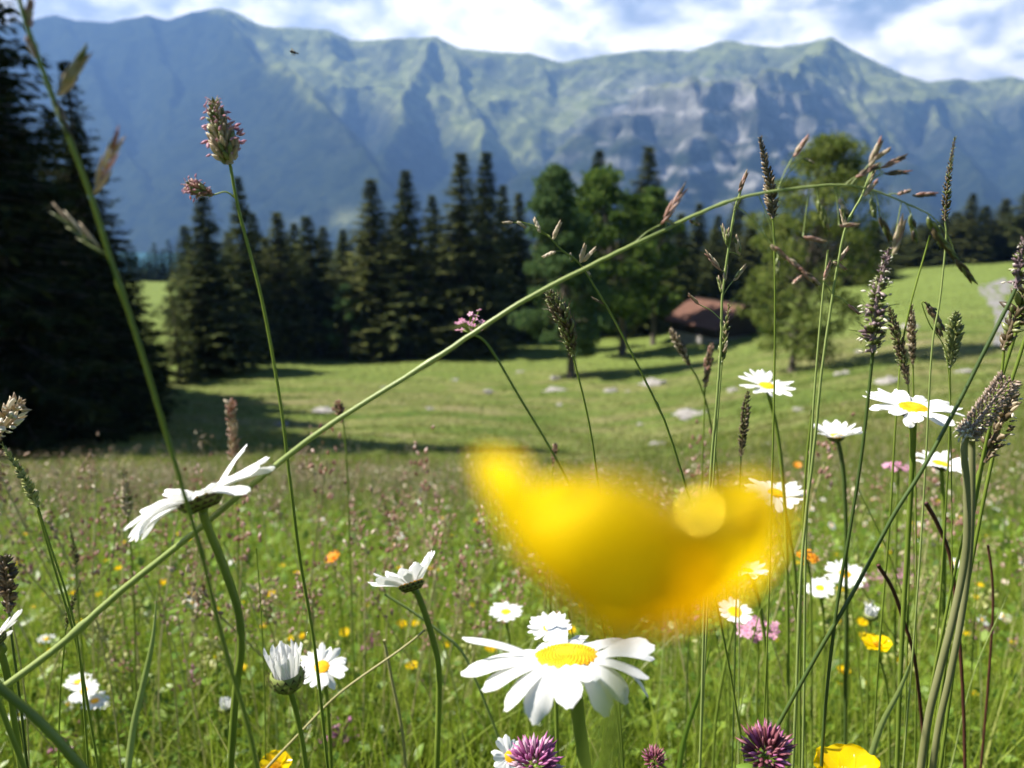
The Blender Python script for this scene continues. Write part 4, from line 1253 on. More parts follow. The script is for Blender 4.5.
def buttercup(label, px, py, Y, width, n, stem, a0=.55, a1=-.1, seed=0, stemw=3, name='buttercup', npet=5, stem_mat='stem', long=None, wide=.95, Y1=None, cup=-.18, phs=None, drop=None):
    r = np.random.default_rng(seed + 9)
    c = at(px, py, Y); m = pxm(px, py, Y); Rr = width * m / 2; e1, e2, n = frame(n)
    P = path([(px, py)] + stem, Y, True, Y1); P[0] = c - n * Rr * .05; root = P[-1]
    o = thing(name, label, 'buttercup', root)
    sb = MB(); sb.tube(P, stemw * m / 2, 0, 8); sb.build('stem', [M[stem_mat]], o, root)
    ph0 = r.uniform(0, 6.28)
    for k in range(npet):
        ph = R(phs[k]) if phs else ph0 + 2 * math.pi * k / npet; e = e1 * math.cos(ph) + e2 * math.sin(ph)
        L = Rr * 1.05 * (long[k] if long else r.uniform(.92, 1.05))
        A = petal_grid(c + n * .01 * Rr * k, e, n, Rr * .06, L, Rr * 1.25 * wide, (a0[k] if isinstance(a0, (list, tuple)) else a0) + r.normal(0, .04), a1[k] if isinstance(a1, (list, tuple)) else a1, cup, .06, 0, 12, 9, .02, k)
        pb = MB(); pb.grid(A); pb.build('petal', [M['butter']], o, root)
    if drop:  # bead added to throw a bright glint, the petal itself carries no water
        p = at(drop[0], drop[1], Y * .84); b = MB(); rr = 14 * m
        b.grid(np.array([[p + rr * np.array([math.sin(t) * math.cos(q), math.sin(t) * math.sin(q), math.cos(t)]) for q in np.linspace(0, 6.2832, 24, endpoint=False)] for t in np.linspace(.02, 3.12, 14)]), 0, True)
        b.build('glint_bead', [M['glint']], o, root)
    s = MB()
    for k in range(40):
        q = math.sqrt((k + .5) / 40); ph = k * 2.39996; rad = e1 * math.cos(ph) + e2 * math.sin(ph)
        dirn = unit(n + rad * q * .8); p = c + rad * Rr * .10 * q
        s.tube([p, p + dirn * Rr * .22], Rr * .012, 0, 4); s.lozenge(p + dirn * Rr * .2, p + dirn * Rr * .34, Rr * .05, 0, 4)
    s.build('stamen_tuft', [M['butter_in']], o, root)
    return o


def cluster(label, px, py, Y, width, height, stem, mat, seed=0, name='yarrow', cat='flower', n=26, dot=.16, flat=True):
    """flat head of many small blossoms"""
    r = np.random.default_rng(seed + 5)
    c = at(px, py, Y); m = pxm(px, py, Y); W = width * m / 2; H = height * m / 2
    P = path([(px, py + height * .6)] + stem, Y); root = P[-1]
    o = thing(name, label, cat, root)
    sb = MB(); sb.tube(P, 1.3 * m, 0, 6)
    mb = MB()
    for k in range(n):
        a = r.uniform(0, 6.28); q = math.sqrt(r.random())
        p = c + np.array([W * q * math.cos(a), W * q * math.sin(a) * .8, r.normal(0, H * .55)])
        sb.tube([P[0], p], [.7 * m, .5 * m], 0, 4, False)
        s = W * dot * 1.6
        nn = unit([r.normal(0, .35), -.35 + r.normal(0, .35), 1]); e1, e2, nn = frame(nn)
        for j in range(5):
            ph = j * 1.2566 + a; e = e1 * math.cos(ph) + e2 * math.sin(ph); sd = np.cross(nn, e)
            mb.add([p, p + e * s * .6 + sd * s * .34, p + e * s + nn * s * .1, p + e * s * .6 - sd * s * .34], [(0, 1, 2, 3)], 0)
        mb.lozenge(p - nn * s * .1, p + nn * s * .3, s * .4, 1, 5)
    sb.build('stem', [M['stem']], o, root); mb.build('blossom_head', [M[mat], M['tan' if mat == 'pink' else 'butter_in']], o, root)
    return o


def stalk(label, pts, Y, w0, w1, mat='stem', name='grass_stalk', cat='grass', Y1=None, head=None, group=None):
    W = path(pts, Y, True, Y1); m = pxm(*pts[len(pts) // 2], Y); root = W[-1]
    mb = MB(); mb.tube(W, np.linspace(w0, w1, len(W)) * m / 2, 0, 7)
    o = mb.build(name, [M[mat]], None, root); o.location = tuple(root)
    return tag(o, label, cat, group)


def wide_blade(label, pts, Y, wpx, mat='leaf'):
    W = path(pts, Y); root = W[-1]; m = pxm(*pts[0], Y)
    n = len(W); s = np.linspace(0, 1, n); w = wpx * m / 2 * np.interp(s, [0, .25, .7, 1], [.04, .7, 1, .6])
    T = np.gradient(W, axis=0); T /= np.linalg.norm(T, axis=1)[:, None]
    sd = np.cross(T, np.array([.35, 1, .2])); sd /= np.linalg.norm(sd, axis=1)[:, None]
    up = np.cross(sd, T)
    A = np.stack([W - sd * w[:, None] + up * w[:, None] * .4, W, W + sd * w[:, None] + up * w[:, None] * .4], 1)
    mb = MB(); mb.grid(A); o = mb.build('broad_grass', [M[mat]], None, root); o.location = tuple(root)
    return tag(o, label, 'grass')


# ------------------------------------------------------------------ small things of the meadow further off
def small_daisy_mesh(seed, k=13):
    r = np.random.default_rng(seed); mb = MB(); H = .34
    n = unit([r.normal(0, .25), -.25 + r.normal(0, .2), 1]); e1, e2, n = frame(n)
    c = np.array([0, 0, H])
    mb.tube(spline([(r.normal(0, .04), r.normal(0, .04), -.05), (0.01, 0, H * .5), c - n * .004], 4), .0012, 0, 5)
    for i in range(k):
        ph = i * 2 * math.pi / k; e = e1 * math.cos(ph) + e2 * math.sin(ph)
        mb.grid(petal_grid(c, e, n, .005, .015 * r.uniform(.85, 1.1), .0085, .15 + r.normal(0, .1), -.4, .1, .05, 0, 4, 3, 0, i), 1)
    A = np.array([[c + n * .0035 * math.sin(t) + (e1 * math.cos(p) + e2 * math.sin(p)) * .0062 * math.cos(t) for p in np.linspace(0, 6.283, 10, endpoint=False)] for t in (0, .6, 1.2, 1.57)])
    mb.grid(A, 2, True); mb.lozenge(c - n * .007, c, .009, 3, 6)
    V = np.concatenate(mb.v); me = bpy.data.meshes.new('small_daisy'); me.from_pydata(V.tolist(), [], mb.f)
    for x in ('stem', 'petal', 'disc', 'bract'): me.materials.append(M[x])
    me.polygons.foreach_set('material_index', np.array(mb.m, dtype=np.int32)); me.update()
    return me


def small_cup_mesh(seed, mat, nm, k=5, rad=.011):
    r = np.random.default_rng(seed); mb = MB(); H = .30
    n = unit([r.normal(0, .3), -.2 + r.normal(0, .2), 1]); e1, e2, n = frame(n); c = np.array([0, 0, H])
    mb.tube(spline([(r.normal(0, .05), r.normal(0, .05), -.05), (0.01, 0, H * .5), c], 4), .001, 0, 5)
    for i in range(k):
        ph = i * 2 * math.pi / k; e = e1 * math.cos(ph) + e2 * math.sin(ph)
        mb.grid(petal_grid(c, e, n, .0006, rad, rad * 1.1 * 5 / k, .45, -.15, -.15, .05, 0, 4, 3, 0, i), 1)
    mb.lozenge(c, c + n * .005, .006, 1, 6)
    V = np.concatenate(mb.v); me = bpy.data.meshes.new(nm); me.from_pydata(V.tolist(), [], mb.f)
    for x in ('stem', mat): me.materials.append(M[x])
    me.polygons.foreach_set('material_index', np.array(mb.m, dtype=np.int32)); me.update()
    return me


def small_head_mesh(seed, mat, nm, H=.30, n=22, w=.006, h=.016, sz=.0045, stem='stem_straw'):
    r = np.random.default_rng(seed); mb = MB()
    tip = np.array([r.normal(0, .04), r.normal(0, .03), H])
    mb.tube(spline([(0, 0, -.05), (tip[0] * .2, 0, H * .5), tip], 4), .0008, 0, 5)
    for i in range(n):
        p = tip + r.normal(0, 1, 3) * np.array([w, w, h]) * .5
        d = unit(np.array([r.normal(0, .5), r.normal(0, .5), 1.0])); mb.lozenge(p, p + d * sz * r.uniform(.8, 1.5), sz * .6, 1, 4)
    V = np.concatenate(mb.v); me = bpy.data.meshes.new(nm); me.from_pydata(V.tolist(), [], mb.f)
    for x in (stem, mat): me.materials.append(M[x])
    me.polygons.foreach_set('material_index', np.array(mb.m, dtype=np.int32)); me.update()
    return me


def scatter(name, meshes, label, cat, group, pts, scale=(.8, 1.2), H=.3):
    """pts: pixels of the heads; each becomes one flower standing on the meadow"""
    for i, q in enumerate(pts):
        px, py = q[:2]
        s = random.uniform(*scale) * (q[2] if len(q) > 2 else 1)
        k = float(np.interp(py, [470, 540, 620, 760], [1.0, .97, .82, .62]))
        p = hit(px, py, H * s * k, .3)
        if p[1] > 60 or p[1] < .7: continue
        zs = (p[2] - float(G(p[0], p[1]))) / H
        o = bpy.data.objects.new(name, meshes[i % len(meshes)]); COL.objects.link(o)
        o.location = (p[0], p[1], float(G(p[0], p[1]))); o.rotation_euler = (random.gauss(0, .1), random.gauss(0, .1), random.uniform(-.6, .6)); o.scale = (s, s, zs)
        tag(o, q[3] if len(q) > 3 else label, cat, group)


def build_scatter():
    r = np.random.default_rng(77)
    dm = [small_daisy_mesh(i) for i in range(4)]
    ym = [small_cup_mesh(i, 'butter', 'small_buttercup') for i in range(3)]
    om = [small_cup_mesh(5, 'orange', 'small_hawkbit', 11, .012)]
    rm = [small_head_mesh(i, 'rattle', 'yellow_rattle', .28, 26, .02, .035, .010, 'stem') for i in range(3)]
    bm = [small_head_mesh(20 + i, 'pinkbrown' if i % 2 else 'seedhead', 'seed_stalk', .40, 30, .016, .044, .0058) for i in range(4)]
    cm = [small_head_mesh(40 + i, 'clover', 'small_clover', .20, 40, .018, .014, .0085, 'stem') for i in range(2)]
    pm = [small_head_mesh(50, 'pink', 'pink_blossom', .26, 40, .026, .012, .0065, 'stem')]
    # places read off the photograph
    W = [(437, 480), (675, 497), (655, 505), (890, 484), (905, 468), (878, 487), (992, 505), (960, 448), (1010, 610), (15, 715), (78, 684), (90, 694), (92, 702), (160, 470), (590, 505), (640, 492),
         (560, 505), (480, 520), (868, 600), (1000, 628), (960, 560), (1005, 560), (870, 520), (835, 525), (815, 505), (920, 520), (705, 490), (735, 480), (720, 500),
         (350, 670), (400, 530), (375, 540), (420, 500), (330, 520), (235, 560), (180, 600), (60, 580), (30, 640), (985, 430), (1000, 440), (690, 470), (760, 470)]
    for i in range(75): W.append((float(r.uniform(430, 1024)), float(462 + 90 * r.random() ** 1.8), .62))
    for i in range(70): W.append((float(r.uniform(300, 1024)), float(462 + 100 * r.random() ** 1.4), .46))
    scatter('small_daisy', dm, 'small white daisy blurred among the meadow grass behind the larger ones', 'daisy', 'small daisies scattered over the meadow', [q if len(q) > 2 else (q[0], q[1], .72) for q in W], (.8, 1.1), .34)
    Yl = [(88, 572), (102, 600), (155, 645), (80, 613), (150, 716), (28, 690), (110, 565), (125, 575), (98, 612), (250, 628), (245, 605), (275, 582), (180, 570), (290, 570), (207, 585), (400, 536), (408, 535), (390, 570), (470, 600), (436, 565),
          (430, 620), (485, 640), (842, 672), (865, 612), (848, 668), (990, 590), (885, 545), (930, 520), (985, 690), (880, 500), (300, 600), (225, 655), (345, 610), (395, 625), (140, 560), (60, 560), (40, 600), (15, 560)]
    for i in range(75): Yl.append((float(r.uniform(0, 1024)), float(495 + 170 * r.random() ** 1.4)))
    scatter('small_buttercup', ym, 'tiny yellow flower blurred in the meadow grass', 'flower', 'tiny yellow flowers over the meadow', Yl, (.55, .9), .32)
    scatter('small_hawkbit', om, '', 'flower', None, [(780, 463, 1.5, 'small orange blossom on a thin stalk left of the side-on daisy'), (336, 552, 1.2, 'small orange blossom low in the left half of the meadow')], (1, 1), .30)
    Rl = [(75, 585), (93, 618), (75, 600), (282, 624), (215, 655), (320, 630), (330, 615), (490, 535), (515, 530), (505, 545), (925, 590), (930, 605), (920, 630), (928, 580), (915, 610), (735, 455)]
    for i in range(40): Rl.append((float(r.uniform(0, 1024)), float(500 + 170 * r.random())))
    scatter('yellow_rattle', rm, 'pale yellow green flower stalk in the meadow', 'flower', 'pale yellow green flower stalks in the meadow', Rl, (.7, 1.1), .32)
    Bl = []
    while len(Bl) < 285:
        x = float(r.uniform(-10, 1034)); y = float(462 + 200 * r.random() ** 1.25)
        p = 1.0 if x < 470 else .38
        if y > 600: p *= .55
        if r.random() < p: Bl.append((x, y))
    scatter('seed_stalk', bm, 'brown pink seed head on a fine stalk in the hay meadow', 'grass', 'brown pink seed heads of the hay meadow', Bl, (.75, 1.25), .36)
    Cl = [(395, 738, 1.3), (103, 740, 1.2), (172, 725, 1), (352, 565, 1), (430, 735, 1), (915, 535, 1), (700, 600, .9), (265, 720, .8)]
    for i in range(14): Cl.append((float(r.uniform(0, 1024)), float(560 + 130 * r.random())))
    scatter('small_clover', cm, 'small magenta clover head sunk in the grass', 'clover', 'small clover heads low in the grass', Cl, (.8, 1.1), .2)
    scatter('pink_blossom', pm, 'pink blossom cluster in the right part of the meadow', 'flower', 'pink blossom clusters right of the big yellow flower',
            [(888, 465), (900, 466), (912, 527), (868, 560), (880, 565), (893, 572), (872, 578), (905, 555), (860, 572), (1000, 640)], (.8, 1.1), .26)

# ------------------------------------------------------------------ the plants close to the lens
def build_heroes():
    # big blurred buttercup
    buttercup('huge glossy yellow buttercup, out of focus, right in front of the lens', 618, 621, .038, 335, (.05, .42, .90),
              [(620, 660), (612, 720), (604, 790)], a0=[.70, .16, .18, .46, .5], a1=[.80, 1.5, 1.4, .80, 1.1], seed=4, stemw=24, name='large_buttercup', wide=.86, stem_mat='stem', cup=-.22, phs=[4, 80, 142, 192, 285], long=[1.20, 1.12, 1.18, 1.22, 1.10], drop=(706, 518))  # drop is the spot of the added glint bead
    # daisies
    daisy('largest white daisy with drooping petals, below the blurred yellow buttercup', 566, 657, .23, 218, (-.06, .26, 1), [(574, 690), (580, 730), (588, 790)],
          21, .08, lambda e: -.50 - .55 * max(0, -e[1]), seed=1, stemw=13, wide=1.0, dscale=.30, jit=.18, long=lambda e: 1 - .22 * max(0, -e[1] + .5 * e[0]))
    daisy('left white daisy tilted away to the left, seen from the side with its underside', 200, 497, .245, 165, (-.38, .24, .88), [(206, 522), (222, 562), (238, 610), (241, 650), (236, 690), (229, 790)],
          21, lambda e: .14 + .28 * max(0, e[1]), lambda e: -.30 - .45 * max(0, -e[0]), seed=2, stemw=8, wide=1.2, jit=.15, dscale=.26)
    daisy('half open daisy left of centre, side-on, petals fanned up to the right', 411, 583, .42, 84, (-.30, .42, .88), [(420, 600), (433, 640), (439, 680), (436, 790)],
          20, lambda e: .48 + .35 * max(0, e[0]), .05, seed=3, stemw=6, jit=.08)
    bud_daisy('closing daisy bud with upright white petals over a brown striped green cup', 289, 690, .40, 33, 50, (-.05, -.05, 1), [(293, 700), (302, 740), (309, 790)], 5)
    daisy('flat open daisy right behind the closing bud', 322, 667, .50, 52, (.15, -.42, 1), [(326, 690), (330, 740), (332, 790)], 18, .08, -.2, seed=5, stemw=4)
    daisy('daisy cut by the left edge, only its right petals showing', -4, 640, .28, 68, (-.75, -.05, .66), [(6, 670), (14, 720), (24, 790)], 20, .05, -.25, seed=6, stemw=6)
    daisy('wide open daisy with a clean yellow disc, largest at the right edge', 913, 408, .40, 94, (.02, -.13, 1), [(914, 425), (912, 470), (908, 540), (902, 640), (896, 790)], 20, .16, -.18, seed=7, stemw=5, jit=.12)
    daisy('single upright daisy standing highest, below the hut', 767, 386, .58, 57, (.08, -.22, 1), [(770, 400), (777, 430), (782, 470), (786, 540), (788, 640), (788, 790)], 22, .22, -.15, seed=8, stemw=3.6)
    daisy('daisy seen side-on between the upright one and the widest right one', 836, 436, .60, 54, (-.10, .06, 1), [(840, 450), (844, 480), (846, 540), (846, 640), (845, 790)], 16, .55, -.15, seed=9, stemw=4, stem_mat='stem_dark')
    daisy('daisy with bent back petals touching the right tip of the blurred buttercup', 776, 494, .62, 62, (.12, -.15, 1), [(782, 505), (790, 540), (796, 600), (798, 790)], 18, lambda e: .1 + .3 * max(0, e[0]), lambda e: -.2 - .4 * max(0, -e[0]), seed=10, stemw=4)
    daisy('daisy below the widest right one, turned to the right', 941, 464, .58, 58, (.12, -.05, 1), [(942, 480), (944, 520), (944, 600), (942, 790)], 17, .2, -.25, seed=11, stemw=4)
    daisy('upcurled daisy just right of the lower edge of the blurred buttercup', 747, 570, .60, 42, (.10, .05, 1), [(752, 580), (760, 610), (766, 660), (768, 790)], 18, .3, -.2, seed=12, stemw=4)
    daisy('small daisy under the upcurled one with few petals and a big disc', 735, 612, .58, 36, (.05, -.3, 1), [(734, 625), (726, 660), (716, 720), (712, 790)], 13, .25, -.2, seed=13, stemw=3, dscale=.42)
    daisy('daisy in the grass left of the dark slanting stem, upper of two', 845, 574, .75, 42, (0, -.25, 1), [(846, 590), (848, 640), (848, 790)], 18, .1, -.25, seed=14, stemw=3)
    daisy('daisy in the grass left of the dark slanting stem, lower of two', 820, 588, .80, 30, (-.2, -.3, 1), [(822, 600), (824, 650), (824, 790)], 14, .1, -.25, seed=15, stemw=3)
    daisy('small daisy peeping out between the blurred buttercup and the largest daisy', 550, 628, .46, 48, (-.05, -.1, 1), [(552, 645), (556, 700), (558, 790)], 18, .2, -.2, seed=16, stemw=4)
    daisy('small daisy left of the one peeping out, above the largest daisy', 506, 612, .75, 36, (0, -.05, 1), [(507, 625), (510, 660), (512, 790)], 16, .15, -.3, seed=17, stemw=3)
    daisy('daisy half hidden behind the magenta clover at the bottom edge', 510, 757, .36, 42, (.35, -.50, .8), [(513, 775), (514, 800)], 16, .12, -.2, seed=18, stemw=4)
    daisy('upper of the daisies low at the left, in the grass', 78, 682, .80, 27, (.1, -.1, 1), [(80, 700), (84, 740), (86, 800)], 16, .15, -.25, seed=19, stemw=3)
    daisy('middle of the daisies low at the left, in the grass', 84, 691, .76, 30, (-.1, -.3, 1), [(88, 705), (92, 740), (94, 800)], 16, .1, -.25, seed=20, stemw=3)
    daisy('lowest right of the daisies low at the left, in the grass', 95, 701, .76, 28, (.15, -.1, 1), [(97, 712), (100, 740), (102, 800)], 16, .15, -.25, seed=21, stemw=3)
    bud_daisy('small white bud low in the grass left of the curved daisy stem', 226, 712, .70, 13, 15, (0, 0, 1), [(228, 725), (232, 760), (234, 790)], 6, 10)
    bud_daisy('cream bud in the grass right of centre', 870, 620, .70, 14, 16, (0, 0, 1), [(870, 632), (868, 680), (866, 790)], 7, 10)
    # buttercups in focus
    buttercup('yellow buttercup seen edge-on in the grass at lower right', 877, 646, .52, 27, (-.12, -.12, 1), [(880, 660), (888, 700), (890, 790)], .35, -.15, 11, 2.5)
    buttercup('yellow buttercup cut by the bottom edge at right', 846, 780, .30, 68, (.0, .05, 1), [(846, 790)], .55, -.1, 12, 5)
    buttercup('small yellow buttercup left of the magenta clover at the bottom edge', 276, 768, .45, 30, (.1, -.2, 1), [(276, 780)], .4, -.15, 13, 2)
    buttercup('small yellow buttercup in the grass right of the twin dark red stalks', 843, 672, .8, 14, (.1, -.2, 1), [(843, 690), (842, 790)], .4, -.15, 14, 2)
    cluster('orange hawkbit on a dark stalk right of the blurred buttercup', 808, 557, .65, 17, 9, [(809, 570), (811, 600), (812, 790)], 'orange', 1, 'hawkbit', n=16, dot=.3)
    cluster('pink yarrow cluster right below the blurred buttercup', 758, 628, .66, 40, 16, [(758, 650), (757, 700), (756, 790)], 'pink', 2, 'yarrow', n=34, dot=.15)
    cluster('flat pink flower strip left of the daisy below the widest one', 898, 467, .75, 30, 5, [(898, 490), (896, 540), (894, 790)], 'pink', 3, 'yarrow', n=20, dot=.16)
    cluster('pink three part blossom before the dark spruces in the middle', 470, 322, .50, 30, 18, [(488, 345), (520, 398), (554, 455), (575, 500), (590, 560)], 'pink', 4, 'valerian', n=22, dot=.15)
    # clovers
    clover('magenta clover head at the bottom edge below the largest daisy', 534, 766, .30, 58, 50, [(536, 800)], 1)
    clover('deep purple clover head at the bottom edge, right of centre', 766, 755, .28, 56, 62, [(764, 800)], 2, True)
    clover('small fading reddish clover between the two big clover heads', 654, 762, .36, 26, 32, [(654, 800)], 3, True)
    # long culm running diagonally across the picture
    brome('long pale green grass culm crossing the picture diagonally with a drooping panicle', 'arching_brome', 'grass',
          [(946, 232), (930, 215), (905, 203), (875, 191), (840, 185), (790, 189), (740, 198), (700, 213), (660, 232), (600, 261), (520, 303), (430, 362), (330, 425), (270, 470), (190, 536), (120, 592), (60, 645), (0, 690), (-60, 735)],
          .27, 1.0, 9.5,
          [(660, 225, 690, 180, 8, (0, 0, 3), (632, 240)), (666, 219, 676, 226, 6, (2, 1), (668, 228)), (690, 220, 700, 226, 8, (3, 1, 2), (686, 218)),
           (793, 157, 811, 133, 9, (0, 2, 0), (778, 190)), (803, 158, 815, 164, 6, (1, 2), (780, 190)),
           (868, 168, 884, 134, 9, (2, 2, 0), (850, 185)), (873, 160, 893, 147, 8, (2, 2), (855, 186)), (855, 177, 883, 163, 8, (0, 3, 2), (846, 185)), (880, 168, 911, 154, 8, (0, 3), (850, 185)),
           (883, 173, 914, 172, 6, (3, 0), (862, 188)), (863, 196, 880, 178, 8, (2, 2, 0), (858, 188)), (897, 194, 913, 190, 8, (0, 3, 2), (886, 195)), (912, 195, 941, 194, 7, (3, 0), False),
           (872, 198, 875, 221, 10, (1, 1, 2), (868, 189)), (880, 216, 893, 246, 9, (3, 3, 1), (876, 192)), (892, 256, 906, 211, 9, (2, 2, 0), (902, 203)),
           (911, 214, 916, 246, 10, (1, 3, 1), (906, 204)), (928, 216, 946, 252, 12, (1, 1, 3), None), (935, 232, 960, 264, 9, (3, 1), (940, 226)), (956, 258, 977, 287, 9, (3, 3, 1), (946, 232)),
           (840, 198, 848, 216, 9, (2, 1, 2), (836, 185)), (818, 200, 829, 234, 10, (1, 1, 2), (815, 187)), (839, 225, 862, 225, 6, (0, 2), (836, 186)), (803, 236, 829, 243, 7, (0, 0, 2), (812, 187)),
           (771, 244, 790, 262, 9, (2, 0), (728, 201)), (786, 256, 806, 274, 9, (0, 2), False), (802, 270, 822, 288, 9, (0, 3, 2), False), (792, 284, 803, 275, 6, (2, 0), False), (778, 257, 777, 280, 7, (1, 2), (766, 235)),
           ], 'stem_light', Y1=.25)
    # drooping thread to the long hanging spikelets
    stalk('curved hair thin branch hanging below the arch', [(771, 244), (752, 226), (730, 208), (718, 206)], .2625, 1.6, 1.6, 'stem_dark', 'grass_branch') if False else None
    # second, upright culms behind the arch
    brome('upright brome with loose pale spikelets in front of the hut', 'upright_brome', 'grass',
          [(744, 182), (736, 205), (732, 227), (726, 267), (722, 302), (721, 341), (717, 400), (711, 470), (706, 560), (702, 700)], .34, 2.0, 3.6,
          [(738, 192, 749, 168, 6, (0, 3, 2), None), (733, 212, 742, 196, 6, (1, 2), None), (727, 243, 721, 222, 6, (1, 2), None), (740, 256, 735, 233, 9, (2, 1, 2), (729, 250)), (722, 271, 703, 249, 6, (0, 2), None),
           (700, 305, 687, 293, 5, (0, 2), (721, 318)), (733, 281, 748, 263, 7, (2, 1), (722, 297)), (723, 294, 717, 274, 7, (1, 2), None), (727, 246, 728, 226, 7, (1, 2), None), (724, 282, 727, 262, 7, (2, 1), None)], 'stem_light')
    spike('loose yellowish seed spike on the upright brome stem in front of the hut', [(722, 362), (725, 335), (729, 306)], .345, 11, [(719, 400), (714, 470), (708, 600)], ('greenglume', 'tan'), 'alt', 40, 3, 2, 'stem_light', angle=.4, prof='taper', length=11)
    brome('slender yellow green culm leaning right through the yellow green tree', 'leaning_brome', 'grass',
          [(872, 168), (862, 195), (846, 227), (836, 276), (823, 361), (816, 430), (802, 560), (796, 700)], .36, 2, 4,
          [(866, 190, 876, 166, 6, (2, 1), None), (846, 228, 840, 205, 6, (2, 1), None), (838, 262, 850, 245, 6, (0, 2), None), (823, 281, 832, 259, 6, (2, 0), (836, 292)), (833, 261, 848, 271, 6, (2, 0), None), (848, 304, 862, 316, 6, (0, 0), (832, 300))], 'stem_light')
    stalk('thin green culm left of the leaning one, ending under the drooping spikelets', [(828, 250), (823, 293), (817, 361), (812, 430), (806, 540), (804, 700)], .37, 1.8, 3, 'stem_light')
    stalk('short straw crossing the leaning culm', [(858, 278), (842, 284), (826, 292)], .36, 2, 2, 'stem_light') if False else None
    brome('small pale panicle on a thin leaning stalk before the larch', 'small_panicle', 'grass',
          [(549, 236), (562, 250), (578, 262), (588, 276), (606, 305), (626, 342), (650, 390), (668, 430), (690, 500)], .32, 1.6, 3,
          [(513, 222, 501, 223, 5, (0, 2), (549, 238)), (517, 221, 527, 229, 7, (2, 0), (548, 236)), (541, 233, 533, 216, 8, (2, 2), (552, 240)), (552, 240, 562, 219, 8, (2, 2), (556, 244)), (556, 251, 541, 258, 8, (2, 2), (566, 252)),
           (580, 263, 586, 242, 9, (2, 2, 0), None), (582, 262, 598, 246, 7, (2, 2), None), (583, 266, 592, 279, 7, (2, 1), None), (605, 304, 590, 297, 4, (3, 0), None), (572, 262, 570, 252, 7, (1, 2), None)], 'stem', mats=('tan', 'greenglume', 'cream', 'brown'))
    # tall brome at left
    brome('tall dark green brome with plump pinkish spikelets rising along the left edge', 'tall_brome', 'grass',
          [(14, -22), (25, 20), (37, 54), (52, 95), (68, 135), (90, 193), (110, 257), (135, 331), (152, 386), (169, 443), (190, 514), (201, 551), (214, 605), (228, 660), (245, 715), (262, 790)], .19, 4.5, 5.2,
          [(57, 96, 93, 42, 14, (2, 2, 1), None), (92, 196, 125, 123, 12, (2, 2, 0), None), (108, 256, 45, 201, 7, (1, 2), None), (52, 93, 72, 142, 9, (1, 3), None), (26, 30, 32, -6, 13, (0, 0, 2), None), (38, 60, 24, 34, 9, (2, 0), None)], 'stem')
    # orchard grass
    og = spike('pink flowering orchard grass head against the blue mountain', [(230, 164), (222, 136), (214, 101)], .30, 38, [(240, 215), (262, 300), (280, 400), (290, 480), (300, 560), (315, 650), (330, 790)],
          ('tan', 'greenglume', 'pinkglume'), 'dense', 120, 1, 3.6, 'stem', name='orchard_grass', angle=.62, length=19, prof='taper', anth=.6)
    spike(None, [(213, 195), (200, 190), (187, 185)], .30, 17, [(226, 192), (237, 199)],
          ('pinkbrown', 'greenglume', 'pinkglume'), 'dense', 60, 2, 1.6, 'stem', angle=.6, length=10, prof='round', anth=.7, part_of=og)
    # spikes
    spike('dark dogstail spike rising through the arching culm, against the grey cliffs', [(773, 218), (769, 180), (760, 137)], .36, 17, [(774, 240), (775, 300), (774, 400), (770, 560)], ('brown', 'tan'), 'comb', 90, 4, 2, 'stem', prof='taper', angle=.75, length=11)
    spike('slim greenish spike above the right wood, right of the arching culm', [(945, 221), (948, 180), (955, 137)], .36, 12, [(946, 240), (940, 300), (932, 350), (926, 460)], ('brown', 'greenglume'), 'dense', 120, 5, 2, 'stem_light', prof='taper', angle=.7, length=7)
    spike('large loose purple grey flower spike on a dark stem above the widest daisy', [(873, 352), (876, 305), (889, 248)], .30, 30, [(868, 400), (861, 460), (850, 530), (838, 600), (826, 700), (820, 790)], ('purpleglume', 'greenglume', 'anther'), 'whorl', 170, 6, 3.6, 'stem_dark', name='purple_spike', cat='wild flower', prof='taper', angle=1.15, length=14, anth=.35, awn=.25)
    spike('purple flower spike cut by the right edge', [(1016, 288), (1020, 262), (1024, 238)], .30, 22, [(1008, 305), (985, 350), (960, 400), (922, 470), (892, 518), (855, 589), (814, 660), (760, 757), (735, 800)], ('purpleglume', 'greenglume', 'anther'), 'whorl', 70, 7, 4.2, 'stem_dark', name='purple_spike', cat='wild flower', prof='taper', angle=.95, length=12, anth=.15)
    spike('left one of two olive dogstail spikes above the widest daisy', [(908, 384), (899, 345), (889, 306)], .42, 13, [(910, 420), (910, 520), (906, 700)], ('brown', 'greenglume'), 'dense', 120, 8, 2, 'stem', prof='round', angle=.6, length=8)
    spike('right one of two olive dogstail spikes above the widest daisy', [(913, 364), (912, 335), (911, 304)], .44, 10, [(914, 420), (916, 520), (916, 700)], ('brown', 'tan'), 'dense', 90, 9, 1.8, 'stem', prof='round', angle=.6, length=7)
    spike('plump yellow green spike, brown on its right side, on the right slope', [(950, 367), (953, 340), (957, 312)], .42, 17, [(950, 400), (948, 470), (940, 600)], ('greenglume', 'greenglume'), 'comb', 90, 10, 2, 'stem', prof='round', angle=.7, length=10)
    spike('slanting bristly half dark spike before the slanting tree trunk', [(573, 356), (566, 325), (549, 292)], .33, 20, [(577, 372), (584, 400), (592, 440), (600, 500)], ('greenglume', 'brown'), 'dense', 150, 11, 2.2, 'stem', prof='round', angle=.6, length=11, awn=.5)
    spike('thin dark brown spike under the single upright daisy', [(741, 456), (744, 425), (748, 391)], .46, 10, [(740, 480), (737, 560), (734, 700)], ('brown', 'brown'), 'comb', 70, 12, 1.8, 'stem_dark', prof='round', angle=.7, length=7)
    spike('soft brown spike out of focus in the shade behind the left daisy', [(235, 464), (233, 435), (231, 404)], .95, 12, [(236, 490), (238, 540), (238, 600)], ('tan', 'pinkbrown'), 'dense', 70, 13, 2, 'stem', prof='flat', angle=.6, length=8)
